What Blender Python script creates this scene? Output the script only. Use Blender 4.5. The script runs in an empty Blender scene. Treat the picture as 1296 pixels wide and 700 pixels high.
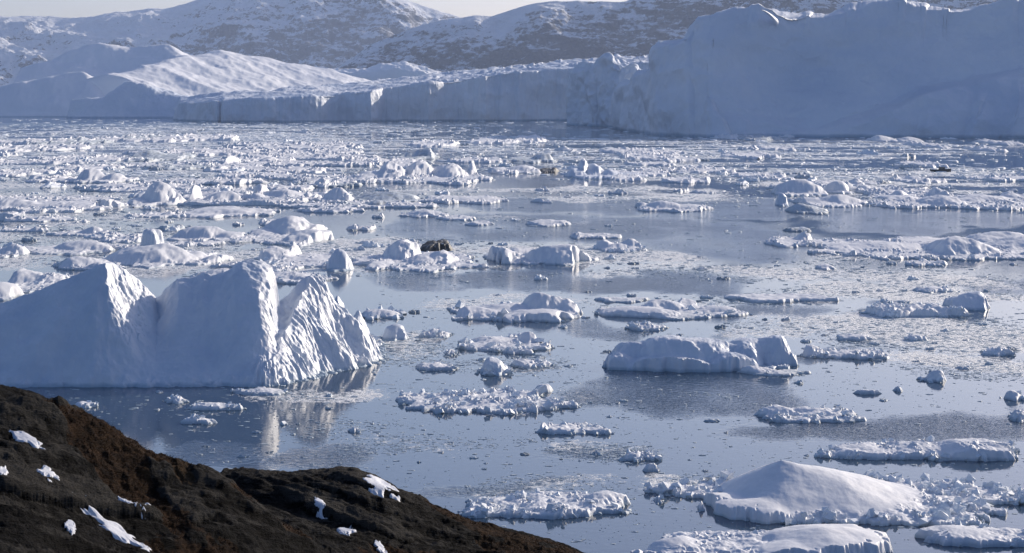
import bpy, math, random
import numpy as np
from mathutils import Vector
R = math.radians
scene = bpy.context.scene
COL = scene.collection

# ------------------------------------------------------------------ camera
H = 40.0                       # eye height above the fjord
FPX = 2923.0                   # focal length in pixels of the 1296 px wide frame
PITCH = math.atan(230.0 / FPX)
cam_d = bpy.data.cameras.new("camera")
cam_d.sensor_width = 36.0
cam_d.lens = 36.0 * FPX / 1296.0
cam_d.clip_start = 0.5
cam_d.clip_end = 60000.0
cam = bpy.data.objects.new("camera", cam_d)
cam.location = (0, 0, H)
cam.rotation_euler = (math.pi / 2 - PITCH, 0, 0)
COL.objects.link(cam)
scene.camera = cam

# ------------------------------------------------------------------ daylight
SUN_EL, SUN_AZ = 19.0, 41.0    # degrees; azimuth measured from the view direction to the right
world = bpy.data.worlds.new("World")
scene.world = world
world.use_nodes = True
wn = world.node_tree.nodes
sky = wn.new("ShaderNodeTexSky")
sky.sky_type = 'NISHITA'
sky.sun_disc = False
sky.sun_elevation = R(SUN_EL)
sky.sun_rotation = R(SUN_AZ)
sky.altitude = 50
sky.air_density = 0.85
sky.dust_density = 1.6
sky.ozone_density = 4.0
tint = wn.new("ShaderNodeMix")                 # white balance of the cold clear air
tint.data_type = 'RGBA'
tint.blend_type = 'MULTIPLY'
tint.inputs[0].default_value = 1.0
tint.inputs[7].default_value = (1.06, 0.965, 1.01, 1)
world.node_tree.links.new(sky.outputs[0], tint.inputs[6])
world.node_tree.links.new(tint.outputs[2], wn["Background"].inputs[0])
wn["Background"].inputs[1].default_value = 0.13
sd = bpy.data.lights.new("sun", 'SUN')
sd.energy = 5.0
sd.angle = R(0.53)
sd.color = (1.0, 0.88, 0.73)
sun = bpy.data.objects.new("sun", sd)
sv = Vector((math.sin(R(SUN_AZ)) * math.cos(R(SUN_EL)), math.cos(R(SUN_AZ)) * math.cos(R(SUN_EL)), math.sin(R(SUN_EL))))
sun.rotation_euler = (-sv).to_track_quat('-Z', 'Y').to_euler()
COL.objects.link(sun)
scene.view_settings.view_transform = 'Standard'
scene.view_settings.look = 'None'
scene.view_settings.exposure = 0.16
scene.view_settings.gamma = 1.0
scene.render.engine = 'CYCLES'
cy = scene.cycles
cy.max_bounces = 6
cy.diffuse_bounces = 3
cy.glossy_bounces = 3
cy.volume_bounces = 1
cy.use_denoising = True
cy.sample_clamp_indirect = 6.0

# ------------------------------------------------------------------ pixel of the photograph -> place in the world
CP, SP = math.cos(PITCH), math.sin(PITCH)


def slope(px, py):
    """per metre of Y: sideways and downwards travel of the sight line"""
    a = (px - 648.0) / FPX
    b = (py - 350.0) / FPX
    fy = CP - b * SP
    return a / fy, -(SP + b * CP) / fy


def ground(px, py):
    sx, sz = slope(px, py)
    Y = H / -sz
    return sx * Y, Y


def on_ray(px, py, Y):
    sx, sz = slope(px, py)
    return sx * Y, H + sz * Y


def height_at(py, Y):
    return H + slope(648, py)[1] * Y


def topix(X, Y, Z=0.0):
    dz = Z - H
    cz = Y * CP - dz * SP
    return 648 + FPX * X / cz, 350 - FPX * (Y * SP + dz * CP) / cz


# ------------------------------------------------------------------ noise
def sm(a, b, x):
    t = np.clip((x - a) / (b - a + 1e-12), 0, 1)
    return t * t * (3 - 2 * t)


def _perm(seed):
    r = np.random.RandomState(seed)
    p = r.permutation(256)
    return np.concatenate([p, p, p]), r.uniform(0, 2 * math.pi, 256)


_pc = {}


def perm(seed):
    if seed not in _pc:
        _pc[seed] = _perm(seed)
    return _pc[seed]


def perlin(x, y, seed=0):
    p, g = perm(seed)
    xi = np.floor(x).astype(np.int64)
    yi = np.floor(y).astype(np.int64)
    xf, yf = x - xi, y - yi
    u = xf * xf * xf * (xf * (xf * 6 - 15) + 10)
    v = yf * yf * yf * (yf * (yf * 6 - 15) + 10)
    gx, gy = np.cos(g), np.sin(g)

    def c(dx, dy):
        h = p[(p[(xi + dx) & 255] + yi + dy) & 255]
        return gx[h] * (xf - dx) + gy[h] * (yf - dy)
    a = c(0, 0) * (1 - u) + c(1, 0) * u
    b = c(0, 1) * (1 - u) + c(1, 1) * u
    return (a * (1 - v) + b * v) * 1.4


def fbm(x, y, octv=5, seed=0, gain=0.5, lac=2.03):
    s, a = 0, 1.0
    for i in range(octv):
        s = s + a * perlin(x, y, seed + i)
        x, y, a = x * lac + 13.7, y * lac + 7.3, a * gain
    return s


def ridged(x, y, octv=5, seed=0, gain=0.5, lac=2.03):
    s, a, n = 0, 1.0, 0
    for i in range(octv):
        s = s + a * (1 - 2 * np.abs(perlin(x, y, seed + i)))
        n += a
        x, y, a = x * lac + 3.1, y * lac + 9.7, a * gain
    return s / n


def perlin3(x, y, z, seed=0):
    p, g = perm(seed)
    xi, yi, zi = (np.floor(q).astype(np.int64) for q in (x, y, z))
    xf, yf, zf = x - xi, y - yi, z - zi
    f = lambda t: t * t * t * (t * (t * 6 - 15) + 10)
    u, v, w = f(xf), f(yf), f(zf)
    rr = np.random.RandomState(seed + 999)
    G = rr.normal(size=(256, 3))
    G /= np.linalg.norm(G, axis=1)[:, None]

    def c(dx, dy, dz):
        h = p[(p[(p[(xi + dx) & 255] + yi + dy) & 255] + zi + dz) & 255]
        return G[h, 0] * (xf - dx) + G[h, 1] * (yf - dy) + G[h, 2] * (zf - dz)
    L = lambda a, b, t: a + (b - a) * t
    return 1.3 * L(L(L(c(0, 0, 0), c(1, 0, 0), u), L(c(0, 1, 0), c(1, 1, 0), u), v),
                   L(L(c(0, 0, 1), c(1, 0, 1), u), L(c(0, 1, 1), c(1, 1, 1), u), v), w)


def blocks(x, y, seed=0, tilt=0.9):
    """field of tilted broken ice blocks: 0..1"""
    p, _ = perm(seed)
    r = np.random.RandomState(seed + 5)
    jx, jy, hh = r.uniform(0, 1, 256), r.uniform(0, 1, 256), r.uniform(0, 1, 256) ** 1.5
    tx, ty = r.normal(0, tilt, 256), r.normal(0, tilt, 256)
    xi, yi = np.floor(x).astype(np.int64), np.floor(y).astype(np.int64)
    best = np.full(x.shape, 1e9)
    sec = np.full(x.shape, 1e9)
    val = np.zeros(x.shape)
    for dx in (-1, 0, 1):
        for dy in (-1, 0, 1):
            h = p[(p[(xi + dx) & 255] + yi + dy) & 255]
            ex, ey = x - (xi + dx + jx[h]), y - (yi + dy + jy[h])
            d = ex * ex + ey * ey
            v = hh[h] + tx[h] * ex + ty[h] * ey
            m = d < best
            sec = np.where(m, best, np.minimum(sec, d))
            val = np.where(m, v, val)
            best = np.where(m, d, best)
    crack = sm(0.0, 0.18, np.sqrt(sec) - np.sqrt(best))
    return np.clip(val, -0.1, 1.5) * (0.55 + 0.45 * crack)


# ------------------------------------------------------------------ mesh helpers
def mesh_from(name, verts, faces_flat, sizes, mat=None, smooth=True, sharp=None):
    me = bpy.data.meshes.new(name)
    n = len(verts)
    me.vertices.add(n)
    me.vertices.foreach_set("co", np.ascontiguousarray(verts, dtype=np.float32).ravel())
    me.loops.add(len(faces_flat))
    me.loops.foreach_set("vertex_index", np.ascontiguousarray(faces_flat, dtype=np.int32))
    sizes = np.asarray(sizes, dtype=np.int32)
    me.polygons.add(len(sizes))
    st = np.concatenate([[0], np.cumsum(sizes)[:-1]]).astype(np.int32)
    me.polygons.foreach_set("loop_start", st)
    me.polygons.foreach_set("loop_total", sizes)
    me.update(calc_edges=True)
    me.polygons.foreach_set("use_smooth", np.full(len(sizes), smooth, dtype=bool))
    if smooth and sharp:
        me.set_sharp_from_angle(angle=R(sharp))
    if mat:
        me.materials.append(mat)
    me.validate()
    return me


def link(name, me, parent=None, loc=None):
    o = bpy.data.objects.new(name, me)
    COL.objects.link(o)
    if parent:
        o.parent = parent
    if loc is not None:
        o.location = loc
    return o


def tag(o, label=None, cat=None, group=None, kind=None):
    if label:
        o["label"] = label
    if cat:
        o["category"] = cat
    if group:
        o["group"] = group
    if kind:
        o["kind"] = kind
    return o


def grid_mesh(name, X, Y, Z, mat, cut=-0.7, smooth=True, sharp=None, loc=(0, 0, 0), attrs=None):
    ny, nx = X.shape
    idx = np.arange(nx * ny).reshape(ny, nx)
    q = np.stack([idx[:-1, :-1], idx[:-1, 1:], idx[1:, 1:], idx[1:, :-1]], -1).reshape(-1, 4)
    z = Z.ravel()
    if cut is not None:
        q = q[(z[q] > cut).any(1)]
    used = np.zeros(nx * ny, bool)
    used[q.ravel()] = True
    remap = np.cumsum(used) - 1
    V = np.stack([X.ravel() - loc[0], Y.ravel() - loc[1], z - loc[2]], 1)[used]
    me = mesh_from(name, V, remap[q].ravel(), np.full(len(q), 4), mat, smooth, sharp)
    if attrs:
        for k, a in attrs.items():
            at = me.attributes.new(k, 'FLOAT', 'POINT')
            at.data.foreach_set("value", np.ascontiguousarray(a.ravel()[used], dtype=np.float32))
    return me


def chunk_verts(rs, n, size, flat=0.75):
    """n irregular broken blocks (jittered, turned boxes): verts (n,8,3)"""
    b = np.array([[x, y, z] for z in (-1, 1) for x, y in ((-1, -1), (1, -1), (1, 1), (-1, 1))], float)
    v = np.repeat(b[None], n, 0) * 0.5
    v[:, 4:, :2] *= rs.uniform(0.45, 0.95, (n, 1, 2))
    v += rs.uniform(-0.24, 0.24, v.shape)
    v *= np.stack([rs.uniform(0.7, 1.5, n), rs.uniform(0.6, 1.2, n), rs.uniform(0.5, 1.1, n) * flat / 0.75], 1)[:, None, :]
    ax = rs.normal(0, 0.45, (n, 2))
    az = rs.uniform(0, 6.283, n)
    c, s = np.cos(az), np.sin(az)
    x, y, z = v[..., 0], v[..., 1], v[..., 2]
    x, y = x * c[:, None] - y * s[:, None], x * s[:, None] + y * c[:, None]
    cx, sx_ = np.cos(ax[:, :1]), np.sin(ax[:, :1])
    y, z = y * cx - z * sx_, y * sx_ + z * cx
    cx, sx_ = np.cos(ax[:, 1:]), np.sin(ax[:, 1:])
    x, z = x * cx - z * sx_, x * sx_ + z * cx
    return np.stack([x, y, z], -1) * np.asarray(size)[:, None, None]


CHF = np.array([[0, 3, 2, 1], [4, 5, 6, 7], [0, 1, 5, 4], [1, 2, 6, 5], [2, 3, 7, 6], [3, 0, 4, 7]])


def chunks_mesh(name, V, mat):
    n = len(V)
    f = (CHF[None] + (np.arange(n) * 8)[:, None, None]).reshape(-1)
    return mesh_from(name, V.reshape(-1, 3), f, np.full(n * 6, 4), mat, smooth=False)


# ------------------------------------------------------------------ materials
def newmat(name):
    m = bpy.data.materials.new(name)
    m.use_nodes = True
    nt = m.node_tree
    nt.nodes.clear()
    out = nt.nodes.new("ShaderNodeOutputMaterial")
    b = nt.nodes.new("ShaderNodeBsdfPrincipled")
    nt.links.new(b.outputs[0], out.inputs[0])
    return m, nt, b, out


class NT:
    def __init__(s, nt):
        s.nt = nt

    def n(s, t, **kw):
        nd = s.nt.nodes.new(t)
        for k, v in kw.items():
            setattr(nd, k, v)
        return nd

    def l(s, a, b):
        s.nt.links.new(a, b)

    def pos(s, scale=(1, 1, 1), rot=(0, 0, 0)):
        g = s.n("ShaderNodeNewGeometry")
        m = s.n("ShaderNodeMapping")
        m.inputs["Scale"].default_value = scale
        m.inputs["Rotation"].default_value = rot
        s.l(g.outputs["Position"], m.inputs[0])
        return m.outputs[0]

    def noise(s, vec, scale, detail=4, rough=0.55, dist=0.0):
        nd = s.n("ShaderNodeTexNoise")
        nd.inputs["Scale"].default_value = scale
        nd.inputs["Detail"].default_value = detail
        nd.inputs["Roughness"].default_value = rough
        nd.inputs["Distortion"].default_value = dist
        s.l(vec, nd.inputs["Vector"])
        return nd.outputs["Fac"]

    def ramp(s, fac, a, b, ca=(0, 0, 0, 1), cb=(1, 1, 1, 1)):
        r = s.n("ShaderNodeValToRGB")
        r.color_ramp.elements[0].position = a
        r.color_ramp.elements[1].position = b
        r.color_ramp.elements[0].color = ca
        r.color_ramp.elements[1].color = cb
        s.l(fac, r.inputs[0])
        return r.outputs[0]

    def math(s, op, a, b=None, clamp=False):
        m = s.n("ShaderNodeMath", operation=op, use_clamp=clamp)
        for i, q in enumerate((a, b)):
            if q is None:
                continue
            if isinstance(q, (int, float)):
                m.inputs[i].default_value = q
            else:
                s.l(q, m.inputs[i])
        return m.outputs[0]

    def mix(s, fac, a, b):
        m = s.n("ShaderNodeMix", data_type='RGBA')
        for i, q in ((0, fac), (6, a), (7, b)):
            if isinstance(q, tuple):
                m.inputs[i].default_value = q
            elif isinstance(q, (int, float)):
                m.inputs[i].default_value = q
            else:
                s.l(q, m.inputs[i])
        return m.outputs[2]

    def attr(s, name):
        a = s.n("ShaderNodeAttribute", attribute_name=name)
        return a.outputs["Fac"]

    def bump(s, h, dist, strength=1.0, normal=None):
        b = s.n("ShaderNodeBump")
        b.inputs["Strength"].default_value = strength
        b.inputs["Distance"].default_value = dist
        s.l(h, b.inputs["Height"])
        if normal is not None:
            s.l(normal, b.inputs["Normal"])
        return b.outputs[0]

    def zpos(s):
        g = s.n("ShaderNodeNewGeometry")
        x = s.n("ShaderNodeSeparateXYZ")
        s.l(g.outputs["Position"], x.inputs[0])
        return x.outputs[2]


def snow_material(name, ca, cb, wet, wet_h, sc=1.0, bumps=((0.35, 0.25), (2.2, 0.05)), rough=0.6, dirt=None, flute=None):
    m, nt, b, out = newmat(name)
    q = NT(nt)
    p = q.pos()
    c = q.mix(q.ramp(q.noise(p, 0.12 * sc, 5, 0.6), 0.35, 0.65), ca, cb)
    if dirt:
        dc, lo, hi, dsc = dirt
        c = q.mix(q.ramp(q.noise(p, dsc, 6, 0.65, 0.4), lo, hi), c, dc)
    zz = q.math('ADD', q.zpos(), q.math('MULTIPLY', q.math('SUBTRACT', q.noise(p, 0.6 * sc, 3), 0.5), wet_h * 1.5))
    c = q.mix(q.ramp(q.math('DIVIDE', zz, wet_h * 2.0), 0.15, 0.6), wet, c)
    q.l(c, b.inputs["Base Color"])
    b.inputs["Roughness"].default_value = rough
    b.inputs["IOR"].default_value = 1.31
    nrm = None
    for s, d in bumps:
        nrm = q.bump(q.noise(p, s, 5, 0.6), d, 0.9, nrm)
    if flute:
        pv = q.pos(scale=flute[0])
        nrm = q.bump(q.noise(pv, 1.0, 4, 0.6, 0.3), flute[1], 0.8, nrm)
    q.l(nrm, b.inputs["Normal"])
    return m


M_SNOW = snow_material("snow_on_ice", (.69, .71, .74, 1), (.79, .795, .80, 1), (.43, .49, .53, 1), 0.35, bumps=((0.35, .07), (2.2, .022), (9, .006)))
M_MOUND = snow_material("wind_packed_snow", (.71, .73, .76, 1), (.78, .785, .79, 1), (.48, .54, .57, 1), 0.25, bumps=((0.25, .06), (1.2, .010), (8, .003)))
M_RUB = snow_material("broken_ice", (.68, .74, .80, 1), (.85, .87, .88, 1), (.50, .57, .60, 1), 0.3, sc=4, bumps=((2.5, 0.05), (9, 0.015)))
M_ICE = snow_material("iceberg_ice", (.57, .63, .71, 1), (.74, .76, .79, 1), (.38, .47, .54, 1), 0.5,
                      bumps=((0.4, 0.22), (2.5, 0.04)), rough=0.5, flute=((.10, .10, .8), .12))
M_GREY = snow_material("grey_glacier_ice", (.42, .48, .52, 1), (.64, .69, .73, 1), (.30, .35, .38, 1), 0.5,
                       bumps=((0.5, 0.3), (2.5, 0.06)), dirt=((.22, .25, .27, 1), 0.5, 0.68, 0.35))
M_DIRT = snow_material("debris_laden_ice", (.045, .047, .047, 1), (.10, .10, .095, 1), (.05, .052, .05, 1), 0.5,
                       bumps=((0.7, 0.4), (3, 0.1)), dirt=((.50, .51, .50, 1), 0.56, 0.64, 0.8))
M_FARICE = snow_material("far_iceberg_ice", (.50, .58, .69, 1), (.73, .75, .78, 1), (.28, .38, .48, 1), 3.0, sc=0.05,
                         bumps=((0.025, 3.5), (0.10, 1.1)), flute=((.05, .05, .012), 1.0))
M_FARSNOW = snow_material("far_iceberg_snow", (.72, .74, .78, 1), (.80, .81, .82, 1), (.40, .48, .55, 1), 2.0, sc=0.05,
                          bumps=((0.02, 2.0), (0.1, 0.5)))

# ------------------------------------------------------------------ where loose ice and wind ruffle lie on the fjord
# (centre x, centre y, half width, half height, amount), read off the photograph and laid onto the water
SLUSH = [(200, 195, 420, 40, .75), (120, 250, 330, 40, .55), (60, 310, 260, 36, .55), (300, 330, 260, 22, .6), (620, 185, 420, 14, .55),
         (560, 245, 240, 9, .75), (850, 210, 260, 22, .5), (1020, 190, 260, 14, .75), (1150, 228, 260, 20, .75), (780, 245, 170, 10, .7),
         (960, 252, 150, 9, .55), (640, 281, 90, 6, .3), (520, 322, 150, 22, .7), (760, 325, 130, 14, .65), (950, 342, 200, 9, .5),
         (1080, 352, 200, 12, .6), (1160, 375, 150, 14, .62), (1000, 382, 200, 10, .4), (1180, 425, 170, 26, .72), (1010, 415, 130, 16, .6),
         (880, 386, 150, 5, .3), (640, 385, 170, 8, .4), (1230, 465, 110, 20, .6), (620, 460, 130, 14, .5), (470, 430, 70, 26, .5),
         (560, 465, 60, 10, .4), (440, 545, 90, 16, .36), (600, 570, 170, 12, .30), (790, 580, 70, 14, .5), (900, 625, 90, 18, .6),
         (760, 500, 70, 40, .22), (380, 495, 90, 12, .5), (250, 522, 160, 14, .22), (1100, 335, 160, 8, .4), (680, 520, 60, 10, .4),
         (880, 500, 60, 6, .2), (720, 625, 140, 14, .35), (1050, 150, 300, 5, .1), (330, 165, 300, 9, .5), (820, 345, 80, 8, .4)]
RUFF = [(760, 258, 280, 9, .8), (720, 290, 260, 18, .85), (600, 352, 170, 13, 1.0), (780, 362, 180, 12, .9), (950, 310, 130, 18, .5),
        (980, 395, 110, 10, .7), (860, 505, 130, 25, 1.0), (1060, 545, 130, 16, .9), (1200, 540, 140, 24, .8), (1170, 410, 80, 7, .8),
        (430, 585, 70, 14, .8), (800, 590, 70, 8, .6), (640, 620, 130, 8, .7), (1250, 355, 130, 8, .6), (280, 575, 90, 18, .5),
        (1020, 270, 200, 8, .6), (740, 420, 50, 12, .6), (1180, 280, 160, 12, .5), (350, 158, 400, 3, .6), (1040, 178, 300, 4, .9),
        (800, 160, 120, 6, .7), (1200, 395, 70, 6, .7), (930, 420, 20, 5, .4), (1060, 455, 70, 8, .5)]


def field(table, px, py):
    s = np.zeros(px.shape)
    for cx, cyy, rx, ry, w in table:
        d = ((px - cx) / rx) ** 2 + ((py - cyy) / ry) ** 2
        s = np.maximum(s, w * (1 - sm(0.25, 1.25, d)))
    return s


def lanes(X, Y, py):
    """long open leads between the drift lines, strongest far out"""
    n = fbm(X / 170, Y / 60, 4, 41)
    return 1 - sm(300, 215, py) * .95 * sm(-.02, -.30, n)


# ------------------------------------------------------------------ water
def build_water():
    m, nt, b, out = newmat("fjord_water")
    q = NT(nt)
    p = q.pos()
    ruf = q.attr("ruffle")
    rm = q.math('MULTIPLY', ruf, q.ramp(q.noise(q.pos(scale=(.03, .012, 1)), 1.0, 6, 0.65), 0.30, 0.52), clamp=True)
    b.inputs["Base Color"].default_value = (.028, .052, .085, 1)
    b.inputs["IOR"].default_value = 1.33
    q.l(q.math('ADD', 0.04, q.math('MULTIPLY', rm, 0.10)), b.inputs["Roughness"])
    h1 = q.noise(q.pos(scale=(1.1, .8, 1)), 1.0, 3, 0.55)
    h2 = q.noise(q.pos(scale=(.10, .07, 1)), 1.0, 3, 0.5)
    n1 = q.n("ShaderNodeBump")
    n1.inputs["Distance"].default_value = 0.5
    q.l(h1, n1.inputs["Height"])
    q.l(q.math('ADD', 0.006, q.math('MULTIPLY', rm, 1.1)), n1.inputs["Strength"])
    n2 = q.bump(h2, 0.25, 0.05, n1.outputs[0])
    q.l(n2, b.inputs["Normal"])
    # slush and crumbs too small to count
    sl = q.attr("slush")
    nf = q.noise(q.pos(scale=(.9, .5, 1)), 1.0, 6, 0.72, 0.3)
    nm = q.noise(q.pos(scale=(.035, .016, 1)), 1.0, 6, 0.6, 0.4)
    nn = q.math('ADD', q.math('MULTIPLY', nf, 0.75), q.math('MULTIPLY', nm, 0.75))
    f = q.math('ADD', q.math('SUBTRACT', nn, 0.945), q.math('MULTIPLY', sl, 0.52))
    fac = q.math('MULTIPLY', q.math('MULTIPLY', f, 9.0, clamp=True), q.math('GREATER_THAN', sl, 0.02))
    s = nt.nodes.new("ShaderNodeBsdfPrincipled")
    q.l(q.mix(nf, (.62, .66, .68, 1), (.88, .88, .87, 1)), s.inputs["Base Color"])
    s.inputs["Roughness"].default_value = 0.6
    q.l(q.bump(nf, 0.8, 1.0), s.inputs["Normal"])
    mx = nt.nodes.new("ShaderNodeMixShader")
    q.l(fac, mx.inputs[0])
    q.l(b.outputs[0], mx.inputs[1])
    q.l(s.outputs[0], mx.inputs[2])
    q.l(mx.outputs[0], out.inputs[0])
    t = np.concatenate([np.linspace(-1.6, -.30, 30)[:-1], np.linspace(-.30, .30, 300), np.linspace(.30, 1.6, 30)[1:]])
    d = np.exp(np.linspace(math.log(45), math.log(15500), 460))
    T, D = np.meshgrid(t, d)
    X, Y = T * D, D
    px, py = topix(X, Y)
    w = fbm(X / 45, Y / 110, 5, 11)
    w2 = fbm(X / 25, Y / 60, 5, 17)
    px2, py2 = px + 90 * w * (D / 300) ** -.3, py + (w * 0.05 + w2 * .045) * (py - 118)
    slush = np.clip(field(SLUSH, px2, py2) * lanes(X, Y, py), 0, 1)
    ruff = np.clip(field(RUFF, px2, py2) + 0.02, 0, 1)
    o = link("water", grid_mesh("water", X, Y, np.zeros_like(X), m, cut=None, attrs={"slush": slush, "ruffle": ruff}))
    tag(o, "calm blue fjord water with ruffled patches and slush", kind="structure")


build_water()

# ------------------------------------------------------------------ far mountains
def mountain_material(seed):
    m, nt, b, out = newmat("snowy_rock")
    q = NT(nt)
    p = q.pos(scale=(1, 1, 1.3))
    big = q.noise(p, 0.0016, 4, 0.55, 0.6)
    med = q.noise(p, 0.012, 6, 0.75, 0.5)
    fin = q.noise(p, 0.05, 5, 0.75)
    g = nt.nodes.new("ShaderNodeNewGeometry")
    sx = nt.nodes.new("ShaderNodeSeparateXYZ")
    q.l(g.outputs["Normal"], sx.inputs[0])
    v = q.math('ADD', q.math('MULTIPLY', big, 0.55), q.math('ADD', q.math('MULTIPLY', med, 0.75), q.math('MULTIPLY', fin, 0.70)))
    ledge = q.noise(q.pos(scale=(.006, .006, .05), rot=(0, .12, 0)), 1.0, 6, 0.7, 0.6)
    v = q.math('ADD', v, q.math('MULTIPLY', ledge, 0.55))
    v = q.math('SUBTRACT', v, q.math('MULTIPLY', sx.outputs[2], 0.55))
    v = q.math('ADD', v, q.attr("rock"))
    rock = q.mix(q.noise(p, 0.02, 4), (.018, .024, .042, 1), (.055, .064, .092, 1))
    q.l(q.mix(q.ramp(v, 0.89, 0.99), (.80, .82, .85, 1), rock), b.inputs["Base Color"])
    b.inputs["Roughness"].default_value = 0.85
    q.l(q.bump(med, 30.0, 0.9, q.bump(fin, 9.0, 0.9)), b.inputs["Normal"])
    return m


M_MOUNT = mountain_material(1)


def mountains(name, outline, Dc, D0, amp, seed, rock, label):
    xs = np.array([a for a, _ in outline], float)
    ys = np.array([c for _, c in outline], float)
    pxs = np.linspace(xs[0], xs[-1], 900)
    yy = np.interp(pxs, xs, ys)
    k = np.hanning(13); k /= k.sum()
    yy = np.convolve(np.pad(yy, 6, mode='edge'), k, 'valid')
    az = (pxs - 648) / FPX / CP
    ds = np.concatenate([np.linspace(D0, Dc, 190), np.linspace(Dc, Dc * 1.25, 50)[1:]])
    A, D = np.meshgrid(az, ds)
    X, Y = A * D, D.copy()
    zc = np.array([height_at(v, Dc) for v in yy])[None, :]
    t = (D - D0) / (Dc - D0)
    prof = np.where(t < 1, np.clip(t, 0, 1) ** 0.95, 1 - 2.2 * np.maximum(t - 1, 0))
    w = fbm(X / 900, Y / 900, 3, seed) * 260
    n1 = ridged((X + w) / 1300, (Y + w) / 1500, 6, seed + 20, 0.52)
    n2 = fbm(X / 260, Y / 300, 6, seed + 40, 0.56)
    env = sm(0, 0.25, t) * (1 - 0.75 * sm(0.8, 1.0, t) * (1 - sm(1.0, 1.08, t)))
    Z = zc * prof + env * (amp * (n1 - 0.35) + amp * 0.38 * n2)
    Z = np.where(t < 0.02, np.minimum(Z, -5), Z)
    rk = rock + 0.16 * fbm(X / 1500, Y / 1200, 3, seed + 60) - 0.10 * sm(0.7, 1.0, t)
    o = link(name, grid_mesh(name, X, Y, Z, M_MOUNT, cut=-6, attrs={"rock": rk}))
    tag(o, label, kind="structure")


mountains("mountains", [(-500, 40), (-200, 30), (0, 22), (60, 22), (115, 20), (150, 15), (215, 12), (250, 2), (300, -14), (400, -24), (470, -14), (520, 1),
                        (545, 10), (580, 22), (650, 45), (800, 60), (1300, 60)], 12500, 11300, 110, 31, 0.05,
          "distant snow streaked mountain range")
mountains("hill", [(250, 112), (320, 104), (380, 96), (430, 84), (470, 56), (530, 33), (560, 25), (585, 22), (600, 20), (625, 21), (640, 16), (680, 7), (730, 2),
                   (790, 3), (800, -3), (850, -10), (950, -15), (1100, -20), (1296, -12), (1500, -20), (1900, 0)], 8600, 7900, 75, 77, 0.16,
          "dark rocky hill dusted with snow behind the icebergs")


# ------------------------------------------------------------------ far icebergs
def crest_interp(cols, u):
    c = np.array(cols, float)
    return [np.interp(u, c[:, 0], c[:, i]) for i in range(1, c.shape[1])]


def loft_berg(name, cols, mat, nu, nv, disp, seed, e1=0.7, e2=1.6, top_rise=None, back=0.6, edit=None, parent=None, rough_top=0.0, top_n=40):
    """cols: (px, base y, top y, lean m, thickness m, rear y): walls from the waterline up to the crest, over the top and down the back"""
    c = np.array(cols, float)
    u = np.linspace(c[0, 0], c[-1, 0], nu)
    yb, yt, lean, thick, yr = crest_interp(cols, u)
    Yb = H / -slope(648, yb)[1]
    ph = np.linspace(0, 1, nv)
    rows = []
    zt = H + slope(648, yt)[1] * (Yb + lean)
    for t in ph:
        rows.append((Yb + lean * t ** e2, -4 + (zt + 4) * t ** e1))
    zr = H + slope(648, yr)[1] * (Yb + lean + thick)
    for t in np.linspace(0, 1, top_n)[1:]:
        rows.append((Yb + lean + thick * t, zt + (zr - zt) * t))
    for t in np.linspace(0, 1, 14)[1:]:
        rows.append((Yb + lean + thick + back * zr * t, zr + (-6 - zr) * t ** 1.3))
    Y = np.stack([r[0] for r in rows])
    Z = np.stack([r[1] for r in rows])
    sx = (u - 648) / FPX
    U = np.repeat(u[None], len(rows), 0)
    # sight line sideways slope depends on depth only through the pitch
    X = sx[None] * (Y * CP + (H - Z) * SP)
    if edit:
        X, Y, Z = edit(U, X, Y, Z)
    P = np.stack([X, Y, Z], -1)
    du = np.gradient(P, axis=1)
    dv = np.gradient(P, axis=0)
    N = np.cross(du, dv)
    N /= np.linalg.norm(N, axis=-1, keepdims=True) + 1e-9
    for sc, amp, kind in disp:
        fx, fy, fz = (sc if isinstance(sc, tuple) else (sc, sc, sc))
        n = perlin3(X / fx, Y / fy, Z / fz, seed)
        n = n + 0.5 * perlin3(X / fx * 2.1 + 5, Y / fy * 2.1, Z / fz * 2.1, seed + 1)
        n = n + 0.25 * perlin3(X / fx * 4.3, Y / fy * 4.3 + 3, Z / fz * 4.3, seed + 2)
        if kind == 'r':
            n = 0.6 - 2 * np.abs(n)
        P = P + N * (n * amp)[..., None]
        seed += 3
    loc = (float(P[..., 0].mean()), float(P[0, :, 1].mean()), 0)
    me = grid_mesh(name, P[..., 0], P[..., 1], P[..., 2], mat, cut=-5.5, loc=loc)
    return link(name, me, parent, None if parent else loc), loc


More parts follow.
